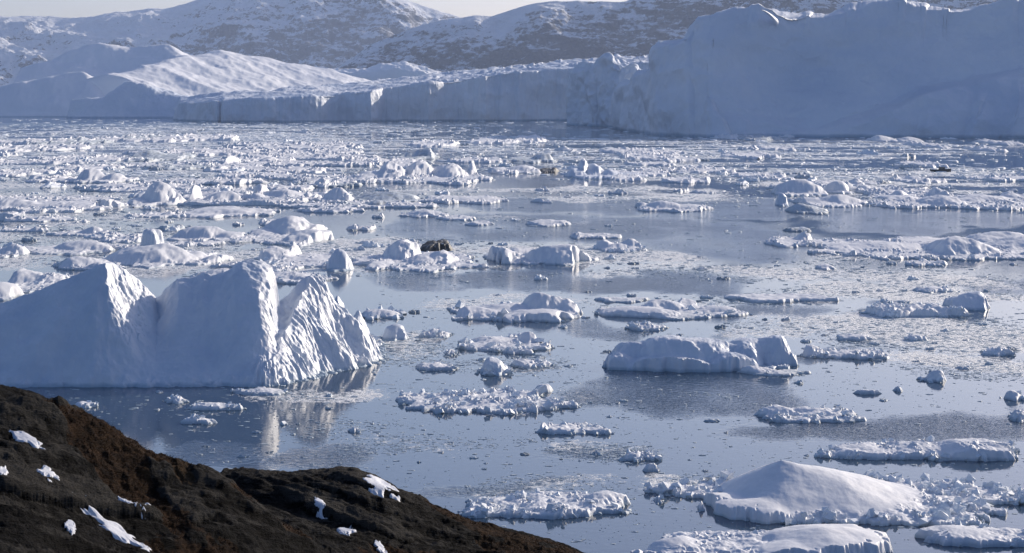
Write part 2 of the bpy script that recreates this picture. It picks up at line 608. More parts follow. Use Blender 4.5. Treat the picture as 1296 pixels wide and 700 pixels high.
def wedge_berg(name, peaks, x0, x1, yb, depth, mat, seed, nx=360, ny=160, k=0.04, disp=(), extra=None, warp=.07):
    """several peaks, each the lowest of a few sloping planes; planes are (azimuth deg downhill: 0 right, 270 toward the eye, slope)"""
    xm, Y0 = ground((x0 + x1) / 2, yb)
    xa, xb = ground(x0, yb)[0], ground(x1, yb)[0]
    X, Y = np.meshgrid(np.linspace(xa, xb, nx), np.linspace(Y0 - depth * .10, Y0 + depth, ny))
    ht = max(height_at(p[1], Y0) for p in peaks)
    wx = fbm(X / (ht * .8), Y / (ht * .8), 4, seed) * ht * warp
    wy = fbm(X / (ht * .8), Y / (ht * .8), 4, seed + 7) * ht * warp
    Z = np.full(X.shape, -ht * .3)
    for (ppx, ppy, dd, planes) in peaks:
        Yp = Y0 + dd
        xp, zp = on_ray(ppx, ppy, Yp)
        dx, dy = X + wx - xp, Y + wy - Yp
        ks = k * zp
        acc = 0
        for az, s, *o in planes:
            acc = acc + np.exp(np.clip(s * (dx * math.cos(R(az)) + dy * math.sin(R(az)) - (o[0] if o else 0)) / ks, -60, 60))
        h = zp - ks * np.log(acc) + ks * math.log(len(planes)) * .8
        kk = 0.035 * ht
        mxx = np.maximum(h, Z)
        Z = mxx + kk * np.log(np.exp(np.clip((h - mxx) / kk, -50, 0)) + np.exp(np.clip((Z - mxx) / kk, -50, 0))) - kk * .05
    for sc, amp, kind in disp:
        n = fbm(X / sc, Y / sc, 5, seed + 20) if kind == 'f' else ridged(X / sc, Y / sc, 5, seed + 30) - .3
        Z = Z + n * amp * sm(-.2, .25 * ht, Z)
    if extra:
        Z = extra(X, Y, Z)
    e = np.minimum((Y - Y[0, 0]) / (depth * .07), np.minimum(X - xa, xb - X) / ((xb - xa) * .03))
    Z = np.where(e < 1, np.minimum(Z, -ht * .08 + ht * e), Z)
    loc = (xm, Y0, 0)
    return link(name, grid_mesh(name, X, Y, Z, mat, cut=-ht * .06, loc=loc, sharp=None), None, loc)


G_FAR = "far icebergs along the horizon"


def far_bergs():
    d = 4030
    # pale broad berg behind, sunlit on its right shoulder
    o = wedge_berg("iceberg", [(120, 55, 330, [(180, .55), (268, .62), (350, .30), (90, .5)]),
                               (60, 76, 260, [(180, .35), (265, .62), (0, .3), (90, .5)]),
                               (212, 57, 330, [(175, .22), (258, .60), (345, .6), (12, .45), (90, .5)]),
                               (282, 65, 420, [(180, .35), (322, .36), (345, .22), (5, .155), (90, .5)])],
                   -20, 560, 147.2, 760, M_FARSNOW, 5, nx=520, ny=200, k=.03, disp=((90, 2.5, 'f'), (170, 10, 'r')))
    tag(o, "broad pale iceberg beneath the mountains with a sunlit right shoulder", "iceberg", G_FAR)
    o = wedge_berg("iceberg", [(-40, 108, 90, [(180, .1), (270, .7), (0, .25), (90, .6)]), (105, 91, 100, [(183, .20), (272, .75), (345, .9), (85, .5)])],
                   -160, 220, 148, 260, M_FARSNOW, 15, nx=300, ny=90, disp=((60, 3, 'f'),))
    tag(o, "smooth low shaded iceberg with one pointed shoulder, far left below the mountains", "iceberg", G_FAR)
    o = wedge_berg("iceberg", [(163, 102, 80, [(182, .75), (268, .8), (352, .32), (85, .7)]), (218, 115, 70, [(180, .10), (270, 1.1), (12, 3.0), (90, .8)])],
                   80, 262, 149.4, 200, M_FARICE, 25, nx=240, ny=80, disp=((50, 4, 'f'),))
    tag(o, "shaded dome shaped iceberg with bright rim, left of the flat topped iceberg", "iceberg", G_FAR)
    o = wedge_berg("iceberg", [(372, 85, 40, [(180, .5), (262, .6), (330, .55), (15, .3), (90, .5)])],
                   300, 440, 140, 160, M_FARSNOW, 35, nx=200, ny=70, disp=((40, 3, 'f'),))
    tag(o, "small domed iceberg half shaded, rising behind the flat topped iceberg", "iceberg", G_FAR)
    o = wedge_berg("iceberg", [(440, 86, 60, [(180, .12), (268, .5), (330, .5), (10, .2), (90, .5)]), (495, 80, 60, [(175, .3), (265, .5), (330, .6), (10, .3), (90, .5)]),
                               (512, 78, 70, [(180, .5), (268, .45), (335, .5), (5, .22), (90, .5)]), (405, 88, 60, [(180, .1), (268, .5), (350, .2), (90, .5)])],
                   380, 575, 136, 240, M_FARSNOW, 45, nx=300, ny=90, disp=((40, 5, 'f'), (60, 5, 'r')))
    tag(o, "sunlit rumpled iceberg with twin tops, above the flat topped iceberg", "iceberg", G_FAR)

    # flat topped berg
    e = lambda t: t
    cols = [(220, 152, 140, 6, 240, 138), (228, 152.5, 131, 8, 260, 124), (283, 155, 128, 8, 330, 118), (345, 155, 125.5, 8, 350, 113), (400, 154.5, 122, 8, 380, 109),
            (432, 154, 120, 8, 400, 107), (470, 154, 116, 9, 420, 103), (485, 153.5, 112.5, 9, 420, 101), (542, 153.5, 106, 9, 420, 96.5), (560, 153.3, 104, 9, 420, 95),
            (600, 153.2, 98.5, 9, 400, 90), (648, 153, 92, 9, 380, 85.5), (690, 152.8, 89.5, 9, 350, 80), (720, 152.6, 87.5, 9, 330, 76), (760, 152.5, 84, 9, 300, 73), (800, 152.5, 80, 9, 300, 71), (840, 152.5, 78, 9, 260, 70)]
    def ragged(U, X, Y, Z):
        n = fbm(X / 60, np.zeros_like(X) + 3, 5, 91) * 16 + 12 * fbm(X / 150, X * 0 + 2, 2, 95)
        n = n - 26 * np.exp(-((U - 278) / 2.5) ** 2) - 0 * U
        Y = Y - n * sm(0.2, 0, (Y - Y[0:1]) / 400)
        # hummocks strewn over the top
        top = (Y - Y[0:1] > 14)
        hum = np.maximum(0, blocks(X / 13, Y / 30, 12) - .65) * 4 * sm(440, 620, U) + np.maximum(0, ridged(X / 60, Y / 90, 4, 14) - .35) * 4
        return X, Y, Z + np.where(top, hum, 0)
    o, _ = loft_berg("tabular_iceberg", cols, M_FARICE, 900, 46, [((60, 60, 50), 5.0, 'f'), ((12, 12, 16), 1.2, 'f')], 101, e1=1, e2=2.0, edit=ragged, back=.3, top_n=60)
    tag(o, "long flat topped iceberg with a sheer grey wall and snowy top", "iceberg", G_FAR)

    # rough block between the flat topped berg and the great wall
    cols = [(722, 158, 152, 6, 10, 150), (724, 158.5, 96, 8, 30, 90), (735, 159, 92, 14, 60, 82), (748, 160, 88, 18, 60, 80), (757, 160, 78, 20, 50, 76), (770, 160.5, 72, 22, 40, 74),
            (783, 161, 86, 22, 40, 80), (795, 161, 82, 20, 40, 82), (803, 161, 81, 20, 40, 82), (812, 161, 95, 18, 40, 90), (840, 161, 100, 15, 30, 98)]
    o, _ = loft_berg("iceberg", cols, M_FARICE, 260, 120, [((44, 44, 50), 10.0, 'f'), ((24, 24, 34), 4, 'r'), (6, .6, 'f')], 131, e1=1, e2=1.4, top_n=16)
    tag(o, "rugged iceberg block with jagged pinnacles, wedged against the great ice wall", "iceberg", G_FAR)

    # the great wall at the right
    cols = [(775, 162.0, 156, 6, 20, 156), (778, 163.0, 122, 12, 40, 118), (790, 165.0, 110, 30, 60, 106), (808, 168.0, 96, 40, 80, 92), (822, 170.0, 90, 34, 90, 86), (829, 171.0, 66, 40, 110, 60),
            (836, 171.5, 60, 52, 120, 58), (872, 173.0, 57, 70, 140, 56), (880, 173.0, 40, 80, 150, 40), (886, 173.2, 26, 86, 150, 24), (900, 173.6, 24, 88, 150, 24), (916, 173.56, 19, 90, 150, 18),
            (931, 173.51, 12, 92, 140, 13), (945, 173.47, 13, 92, 140, 13), (959, 173.43, 8, 90, 140, 11), (975, 173.39, 12, 90, 150, 13), (1000, 173.32, 18, 90, 150, 18),
            (1030, 173.24, 23, 90, 150, 23), (1050, 173.18, 22, 90, 150, 22), (1080, 173.1, 15, 90, 150, 15), (1116, 173.0, 8, 92, 150, 9), (1150, 172.9, 9, 92, 150, 10), (1180, 172.82, 12, 92, 150, 12),
            (1205, 172.75, 15, 92, 150, 15), (1230, 172.68, 13, 90, 150, 14), (1248, 172.63, 8, 88, 140, 9), (1266, 172.58, 5, 86, 140, 6), (1280, 172.54, -1, 86, 140, 4), (1288, 172.51, 4, 86, 140, 6), (1300, 172.48, 0, 86, 140, 4),
            (1400, 172.2, -8, 90, 150, -5), (1520, 171.86, 20, 80, 120, 20)]
    def shape(U, X, Y, Z):
        front = 1 - sm(0, 100, Y - Y[0:1] - 4)
        # ledge bulging forward under a slanting line at the right
        zl = np.interp(U, [930, 1000, 1090, 1160, 1230, 1296, 1500], [0, 4, 20, 46, 58, 64, 70])
        led = sm(1.0, -6.0, Z - zl) * sm(940, 1150, U)
        Y = Y - 55 * led * front
        bu = sm(1146, 1156, U - Z * .18) * sm(48, 20, Z)
        Y = Y - 12 * bu * front
        # thin slanting cracks
        for x0, s, zt, dp in ((1203, .75, 50, 2.0), (1247, .70, 36, 1.8), (893, .1, 110, 2)):
            Y = Y + dp * np.exp(-((U - x0 - Z * s) / 1.3) ** 2) * sm(zt, zt * .5, Z) * front
        # diagonal steps at the right and a leaning slab at the left foot
        for x0, s in ((1206, .42), (1252, .36)):
            Y = Y - 10 * sm(x0 - 5, x0 + 3, U - Z * s) * sm(70, 40, Z) * front
        tri = sm(0, 4, np.minimum(np.minimum(U - 884 - Z * .30, 926 - Z * .75 - U), 40 - Z))
        Y = Y - 14 * tri * front
        # broad hollow in the middle, ribs down the left end
        Y = Y + 45 * np.exp(-((U - 1010) / 90) ** 2) * np.exp(-((Z - 70) / 45) ** 2) * front
        Y = Y - 8 * np.exp(-((U - 832 + Z * .1) / 5) ** 2) * front + 7 * np.exp(-((U - 815 + Z * .1) / 5) ** 2) * front
        # uneven, chipped brow
        br = sm(.55, 1.0, Z / (Z.max(0, keepdims=True) + 1)) * sm(880, 900, U)
        Z = Z + br * (1.6 * fbm(U / 22, U * 0 + 1.5, 4, 171) + 8 * np.maximum(0, ridged(U / 60, U * 0 + 4, 2, 173) - .80) * 3)
        return X, Y, Z
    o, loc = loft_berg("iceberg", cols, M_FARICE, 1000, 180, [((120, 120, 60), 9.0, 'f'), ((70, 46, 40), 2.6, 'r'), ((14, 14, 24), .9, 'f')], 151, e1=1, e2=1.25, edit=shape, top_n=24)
    tag(o, "towering blue grey wall of an iceberg filling the upper right", "iceberg", G_FAR)
    # wind scoop of snow catching the sun on its brow
    Yb = ground(985, 174)[1] + 84
    rs = np.random.RandomState(4)
    uu, vv = np.meshgrid(np.linspace(0, 1, 40), np.linspace(-1, 1, 24))
    cx = 961 + 34 * uu
    cyv = 14 + 20 * uu ** 1.6
    wv = (1.5 + 10 * uu) * .55
    P = np.stack(np.vectorize(lambda a, b2, dd: (*on_ray(a, b2, Yb + dd),))(cx - vv * wv * .6, cyv + vv * wv * .5, 0 * uu), -1)
    X, Z = P[..., 0], P[..., 1]
    bul = (1 - vv ** 2) * np.sin(np.pi * np.clip(uu, .02, .98)) ** .5
    Yv = Yb - 34 + 75 * np.clip((cx - vv * wv * .6 - 955) / 40, 0, 1) - 6 * bul
    me = grid_mesh("snow_cornice", X, Yv, Z, M_FARSNOW, cut=None, loc=loc)
    link("snow_cornice", me, o)


far_bergs()


# ------------------------------------------------------------------ the sculpted iceberg at the left
def near_berg():
    Y0 = ground(200, 490)[1]
    # crest: photograph column, crest row, crest depth behind the front (m), front waterline depth (m), roundness
    C = np.array([(-200, 432, 12, 0), (-60, 402, 12, 0), (0, 385, 12, 0), (60, 362, 12.5, 0), (100, 348, 13, 0), (126, 336, 13, 0), (137, 332, 13.5, 0), (143, 334, 15, 0),
                  (160, 346, 18, 0), (182, 363, 21, 0), (198, 379, 22.5, 0), (206, 374, 21, 0), (216, 361, 20, 0), (226, 353, 20, 0), (245, 351, 21, 0), (258, 345, 21, 0),
                  (266, 349, 21, 0), (284, 345, 21, 0), (298, 335, 21, 0), (308, 330, 21.5, 0), (318, 329, 22, 0), (330, 332, 22, 0), (340, 338, 22.5, .5), (346, 347, 23.5, 1),
                  (349, 368, 25, 1.2), (352, 381, 27, 1.5), (358, 381, 28, 2), (366, 372, 29, 3), (375, 358, 30, 4.5), (384, 352, 31, 6), (392, 349, 32, 8), (401, 351, 33, 10), (409, 357, 33, 12),
                  (415, 372, 33.5, 13.5), (419, 388, 33.5, 14.5), (428, 405, 33.5, 17), (445, 422, 33.5, 20.5), (462, 441, 33.5, 24.5), (474, 455, 33.5, 28), (482, 468, 34, 32), (520, 500, 36, 36)], float)
    xa, xb = (-200 - 648) * Y0 / FPX, (520 - 648) * (Y0 + 20) / FPX
    nx, ny = 900, 640
    X, Y = np.meshgrid(np.linspace(xa, xb, nx), np.linspace(Y0 - 5, Y0 + 60, ny))
    d = Y - Y0
    pxx = topix(X, Y, 7.0)[0]
    # uneven surface: the columns wander with depth
    pw = pxx + 5.0 * fbm(X / 5, d / 5, 4, 601) + 2.0 * fbm(X / 1.6, d / 1.6, 3, 603)
    pc = np.clip(pw, -199, 519)
    yt, dc, w = (np.interp(pc, C[:, 0], C[:, k]) for k in (1, 2, 3))
    dd = d + .5 * fbm(X / 4, d / 4, 4, 605) + .9 * fbm(X / 9, d / 9, 3, 607)
    zc = np.maximum(H + slope(648, yt)[1] * (Y0 + dc), .05)
    s = (dd - w) / np.maximum(dc - w, .5)
    # low down the front is one continuous body, only the tops part into peaks
    kz = np.exp(-np.linspace(-2, 2, 81) ** 2)
    kz /= kz.sum()
    gx = np.linspace(-260, 580, 841)
    zl = np.convolve(np.interp(gx, C[:, 0], H + slope(648, C[:, 1])[1] * (Y0 + C[:, 2])), kz, 'same')
    zc = np.maximum(zc, .05)
    zlow = np.minimum(np.interp(pc, gx, zl), 20)
    zc = zlow + (zc - zlow) * np.maximum(sm(.25, .85, s), sm(395, 425, pc))
    zc = np.maximum(zc, .05)
    # steep foot, softer shoulder; the bays between the peaks are hollowed
    bay = .5 * np.exp(-((pc - 212) / 26) ** 2) + .8 * np.exp(-((pc - 262) / 30) ** 2) + .3 * np.exp(-((pc - 352) / 9) ** 2)
    pe = 1.0 + .55 * np.clip(bay, 0, 1) + 1.6 * sm(356, 384, pc)
    sc = np.clip(s, 0, 1)
    G = (1 - (1 - sc) ** 1.25) ** pe
    G = np.where(s < 0, s * 1.2, G)
    bw = 9 + 8 * sm(350, 300, pc)
    back = 1 - np.clip((dd - dc) / bw, 0, 2) ** 1.7
    Z = zc * np.where(dd < dc, G, back)
    # spur running from the right horn down toward the eye
    Ax, Ay = ground(340, 488)
    xs = Ax - .6 + .127 * d + .5 * fbm(d / 5, d * 0 + 2, 3, 611)
    hs = 12.6 * np.clip(d / 31, 0, 1) ** .85 * (1 + .10 * fbm(d / 3, d * 0 + 5, 3, 613))
    ex = X - xs
    sp = hs - np.where(ex > 0, ex * (1.22 + .30 * fbm(X / 6, d / 6, 2, 615)), -ex * 1.7)
    sp = np.where((d > 34) | (d < -1), -2, sp)
    mx = np.maximum(Z, sp)
    Z = np.where(mx > .3, mx + .5 * np.log(np.exp(np.clip((Z - mx) / .5, -40, 0)) + np.exp(np.clip((sp - mx) / .5, -40, 0))) * sm(0, 2, np.minimum(Z, sp)), mx)
    # melt runnels down the sunny end
    dn = (X - Ax) * .896 - (Y - Ay) * .445
    ds = (X - Ax) * .445 + (Y - Ay) * .896
    zone = np.maximum(sm(-.3, 1.2, ex) * (d < 31), sm(392, 404, pxx)) * sm(0.1, 1.2, Z) * (dd < dc + 4)
    dsw = ds + 1.5 * fbm(X / 5, Y / 5, 3, 5) + dn * .25
    fl = .55 * ridged(dsw / 3.4, dn / 14, 2, 61) + .45 * ridged(dsw / 1.3, dn / 8, 3, 62)
    Z = Z + zone * 1.0 * (fl - .35) + zone * .22 * fbm(X * 1.3, Y * 1.3, 4, 63)
    # fins at its foot toward the eye
    fin = np.exp(-((pxx - 352) / 30) ** 2) * sm(8, 1.0, d) * sm(-.2, .6, Z)
    Z = Z + fin * 1.6 * np.maximum(0, ridged(pxx / 11, d / 4, 3, 65))
    # scalloped sunny face of the tall left peak
    z2 = sm(140, 150, pxx) * sm(205, 190, pxx) * sm(3.5, 6.5, Z)
    Z = Z + z2 * .38 * ridged(X / .9, Y / 1.3, 4, 67)
    Z = Z + .10 * fbm(X / 1.2, d / 1.2, 5, 609) * sm(0, 1, Z)
    Z = Z + .45 * sm(1.6, .2, np.abs(Z - .4)) * fbm(X / 1.5, Y / 1.5, 4, 69)
    Z = np.where(d < -4, -2, np.clip(Z, -2, 40))
    Z = np.where((X > xb - 1.0) | (pxx > 488), -2, Z)
    loc = (float(X.mean()), Y0, 0)
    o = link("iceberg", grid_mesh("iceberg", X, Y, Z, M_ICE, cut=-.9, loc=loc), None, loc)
    tag(o, "large sculpted iceberg with three peaks and a bright fluted right end, nearest the rock", "iceberg")


near_berg()


# ------------------------------------------------------------------ the air
def haze():
    m, nt, bb, out = newmat("cold_haze")
    nt.nodes.remove(bb)
    v = nt.nodes.new("ShaderNodeVolumePrincipled")
    v.inputs["Color"].default_value = (.58, .72, 1, 1)
    v.inputs["Density"].default_value = HAZE
    v.inputs["Anisotropy"].default_value = 0.2
    nt.links.new(v.outputs[0], out.inputs["Volume"])
    x, y0, y1, z0, z1 = 26000, -120, 16500, -12, 1150
    V = [(sx * x, y, z) for z in (z0, z1) for sx, y in ((-1, y0), (1, y0), (1, y1), (-1, y1))]
    me = mesh_from("haze", np.array(V, float), CHF.ravel(), np.full(6, 4), m, smooth=False)
    tag(link("haze", me), "thin cold haze over the fjord", kind="stuff")


HAZE = 3.0e-5
haze()

# ------------------------------------------------------------------ the rocky shore the view is taken from
CREST_A = [(-700, 300), (-300, 400), (-100, 455), (0, 482), (25, 491), (50, 504), (100, 531), (150, 557), (200, 579), (240, 593), (280, 609), (320, 632), (370, 668), (430, 712), (600, 800), (900, 960)]
CREST_B = [(-300, 640), (100, 640), (200, 628), (250, 618), (285, 603), (306, 599), (350, 601), (400, 607), (450, 614), (490, 628), (545, 651), (598, 669), (655, 684), (712, 701), (775, 726), (900, 775), (1200, 960)]
DA, DB = 50.0, 62.0


def terrain_z(A, D, detail=True, knob=False):
    """A: sideways slope X/Y, D: distance Y"""
    px = 648 + A * FPX * CP
    X, Y = A * D, D
    wob = 1.0 * fbm(X / 9, Y / 9, 3, 301)

    def layer(cr, Dc, near, far):
        c = np.array(cr, float)
        zc = H + slope(648, np.interp(px, c[:, 0], c[:, 1]))[1] * Dc
        d = D - Dc
        return zc + np.where(d < 0, -near * 13 * (1 - np.exp(d / 13)) + .012 * np.maximum(-d - 20, 0) ** 2 * .6, -0.5 * (np.sqrt(d * d + 9) - 3) * far)
    a = layer(CREST_A, DA, .34, .9)
    b = layer(CREST_B, DB, .20, .55)
    k = .5
    mx = np.maximum(a, b)
    z = mx + k * np.log(np.exp((a - mx) / k) + np.exp((b - mx) / k)) - k * .2
    if detail:
        # beds running down to the right
        s = (X * .45 + Y * .22) * 1.0 + z * 1.6 + .5 * wob
        l = X * .9 - Y * .3
        n1 = ridged(s / 2.8, l / 13, 5, 311, .5)
        n2 = ridged(s / .7, l / 5.0, 5, 321, .55)
        bl = blocks(s / 1.3, l / 4.0, 331, .5)
        mm = moss_mask(X, Y)
        z = z - .14 + (.50 * (n1 - .3) + (.16 * n2 + .17 * bl) * (1 - .7 * mm) + .055 * fbm(X * 1.6, Y * 1.6, 6, 341, .62) + mm * .07 * np.abs(fbm(X * 3, Y * 3, 5, 351)))
    if knob:
        return z, np.clip(.5 + .9 * (n2 - .35) + .55 * (bl - .45) + .35 * fbm(X * 3, Y * 3, 4, 345, .6), 0, 1)
    return z


def moss_mask(X, Y):
    n = fbm((X * .8 + Y * .3) / 3.5, (Y * .8 - X * .3) / 6, 5, 361, .6)
    return sm(.02, .30, n + .0 - .25 * sm(-6, 1, X) * sm(56, 64, Y))


def rock_shore():
    t = np.concatenate([np.linspace(-1.6, -.30, 50)[:-1], np.linspace(-.30, .05, 860), np.linspace(.05, 1.2, 50)[1:]])
    d = np.concatenate([np.linspace(2, 30, 30)[:-1], np.linspace(30, 66, 620), np.linspace(68, 170, 70)[1:]])
    T, D = np.meshgrid(t, d)
    Z, kn = terrain_z(T, D, True, True)
    X, Y = T * D, D
    mm = moss_mask(X, Y)
    m, nt, b, out = newmat("lichened_rock")
    q = NT(nt)
    p = q.pos()
    ps = q.pos(scale=(.35, .9, 3.0), rot=(0, .38, .35))
    n1 = q.noise(ps, 1.6, 7, 0.68, 0.6)
    n2 = q.noise(p, 9.0, 5, 0.7)
    n3 = q.noise(p, 0.5, 4, 0.6)
    rock = q.mix(q.ramp(n1, .44, .72), (.003, .003, .0035, 1), (.019, .018, .017, 1))
    rock = q.mix(q.math('MULTIPLY', q.ramp(n2, .63, .74), q.ramp(n3, .48, .66)), rock, (.075, .072, .064, 1))
    lich = q.math('ADD', q.attr('lichen'), q.math('MULTIPLY', q.math('SUBTRACT', q.noise(p, 14.0, 5, .7), .5), .9))
    rock = q.mix(q.math('MULTIPLY', q.ramp(lich, .62, .86), .75), rock, (.055, .052, .047, 1))
    moss = q.mix(q.ramp(q.noise(p, 4.0, 6, .7), .35, .65), (.010, .006, .0045, 1), (.048, .025, .012, 1))
    moss = q.mix(q.math('MULTIPLY', q.ramp(n3, .55, .7), .7), moss, (.10, .07, .038, 1))
    mk = q.ramp(q.math('ADD', q.attr("moss"), q.math('MULTIPLY', q.math('SUBTRACT', n2, .5), 1.2)), .4, .62)
    q.l(q.mix(mk, rock, moss), b.inputs["Base Color"])
    b.inputs["Roughness"].default_value = .9
    b.inputs["Specular IOR Level"].default_value = .04
    q.l(q.bump(n1, .35, 1.0, q.bump(n2, .09, 1.0)), b.inputs["Normal"])
    o = link("shore_rock_ground", grid_mesh("ground", X, Y, Z, m, cut=-3, attrs={"moss": mm, "lichen": kn}))
    o.name = "ground"
    tag(o, "dark rocky hillside with brown moss above the fjord", kind="structure")

    # snow left in hollows: a ragged outline in the place, draped with a real thickness
    ms = snow_material("old_snow", (.55, .58, .64, 1), (.70, .72, .75, 1), (.6, .6, .6, 1), .5, bumps=((2.5, .06), (14, .012)))
    patches = [(32, 560, 30, 8, .25, "thin wedge shaped snow patch high on the brown slope at the left edge"),
               (60, 607, 18, 9, -.2, "small forked snow patch below the wedge shaped one on the dark rock"),
               (140, 668, 66, 15, .62, "largest snow patch, long tongue running down the dark rock"),
               (166, 640, 20, 4.5, .1, "slim snow strip beside the upper end of the long snow tongue"),
               (4, 609, 7, 6, 0, "snow scrap cut by the left edge of the picture"),
               (90, 675, 10, 4, .5, "tiny snow scrap left of the long snow tongue"),
               (404, 645, 12, 12, .6, "square snow patch in the notch between the two rock humps"),
               (486, 627, 26, 6, .18, "bright snow strip just under the crest of the right rock hump"),
               (645, 672, 30, 8, .22, "snow patch near the lower right end of the rock"),
               (438, 672, 16, 3, .05, "faint thin snow line in the middle of the right rock hump"),
               (482, 692, 10, 7, .5, "small snow patch at the bottom edge of the right rock hump")]
    for i, (cx, cyy, rx, ry, tl, lab) in enumerate(patches):
        # find where the sight line meets the ground
        Dg = np.linspace(30, 75, 1500)
        sx, sz = slope(cx, cyy)
        zz = terrain_z(np.full(1500, sx), Dg, False)
        hit = np.argmax(zz >= H + sz * Dg)
        if hit == 0:
            continue
        D0 = Dg[hit]
        # half width / half depth in metres, measured on the ground
        wx = rx * D0 / FPX
        hit2 = np.argmax(terrain_z(np.full(1500, sx), Dg, False) >= H + slope(cx, cyy - ry)[1] * Dg)
        wy = abs(Dg[hit2] - D0) if hit2 > 0 else 1.5
        wy = min(max(wy * .7, .4), 5.0)
        n = 90
        U, V = np.meshgrid(np.linspace(-1.5, 1.5, n), np.linspace(-1.5, 1.5, n))
        Xw, Yw = sx * D0 + U * wx, D0 + V * wy - tl * U * wy * 1.6
        Zt = terrain_z(Xw / Yw, Yw)
        lowp = fbm(Xw * .9, Yw * .9, 4, 400 + i * 7, .6)
        e = 1 - np.sqrt(U * U + V * V) + .5 * lowp + .20 * fbm(U * 3, V * 3, 3, 420 + i) + .22 * fbm(Xw * 3.5, Yw * 2.5, 4, 440 + i)
        base = terrain_z(Xw / Yw, Yw, False)
        th = .11 * sm(0, .5, e) - .085
        Zb = Zt.copy()
        for _ in range(45):
            Zp = np.pad(Zb, 1, mode='edge')
            Zb = (Zp[:-2, 1:-1] + Zp[2:, 1:-1] + Zp[1:-1, :-2] + Zp[1:-1, 2:] + Zb) / 5
        Zs = np.where(e > -.05, Zb + th + .02, np.minimum(Zt, Zb) - .3)
        me = grid_mesh("snow_patch", Xw, Yw, Zs, ms, cut=None, loc=(sx * D0, D0, base[n // 2, n // 2]))
        o = link("snow_patch", me, None, (sx * D0, D0, float(base[n // 2, n // 2])))
        tag(o, lab, "snow patch", "old snow patches on the dark rock")

    # wiry heath over the mossy parts
    rs = np.random.RandomState(8)
    N = 90000
    a, dd = rs.uniform(-.26, .04, N), rs.uniform(34, 64, N)
    keep = moss_mask(a * dd, dd) + rs.uniform(-.35, .35, N) > .62
    a, dd = a[keep][:18000], dd[keep][:18000]
    z = terrain_z(a, dd)
    n = len(a)
    h = rs.uniform(.02, .07, n)
    th = rs.uniform(0, 6.283, n)
    w = rs.uniform(.006, .016, n)
    lx, ly = rs.normal(0, .05, n) + .03, rs.normal(0, .05, n)
    x, y = a * dd, dd
    V = np.stack([np.stack([x - w * np.cos(th), y - w * np.sin(th), z - .03], 1), np.stack([x + w * np.cos(th), y + w * np.sin(th), z - .03], 1),
                  np.stack([x + lx, y + ly, z + h], 1)], 1).reshape(-1, 3)
    mh, nt, b, out = newmat("dry_heath")
    q = NT(nt)
    p = q.pos()
    q.l(q.mix(q.noise(p, 1.5, 4, .6), (.014, .008, .005, 1), (.06, .032, .015, 1)), b.inputs["Base Color"])
    b.inputs["Roughness"].default_value = .9
    b.inputs["Specular IOR Level"].default_value = .1
    me = mesh_from("heath", V, np.arange(3 * n), np.full(n, 3), mh, smooth=False)
    tag(link("heath_grass", me), "brown heath and dry grass on the rock", kind="stuff")


rock_shore()

# ------------------------------------------------------------------ drifting floes, one by one
G_FLOE = "ice floes drifting on the fjord"


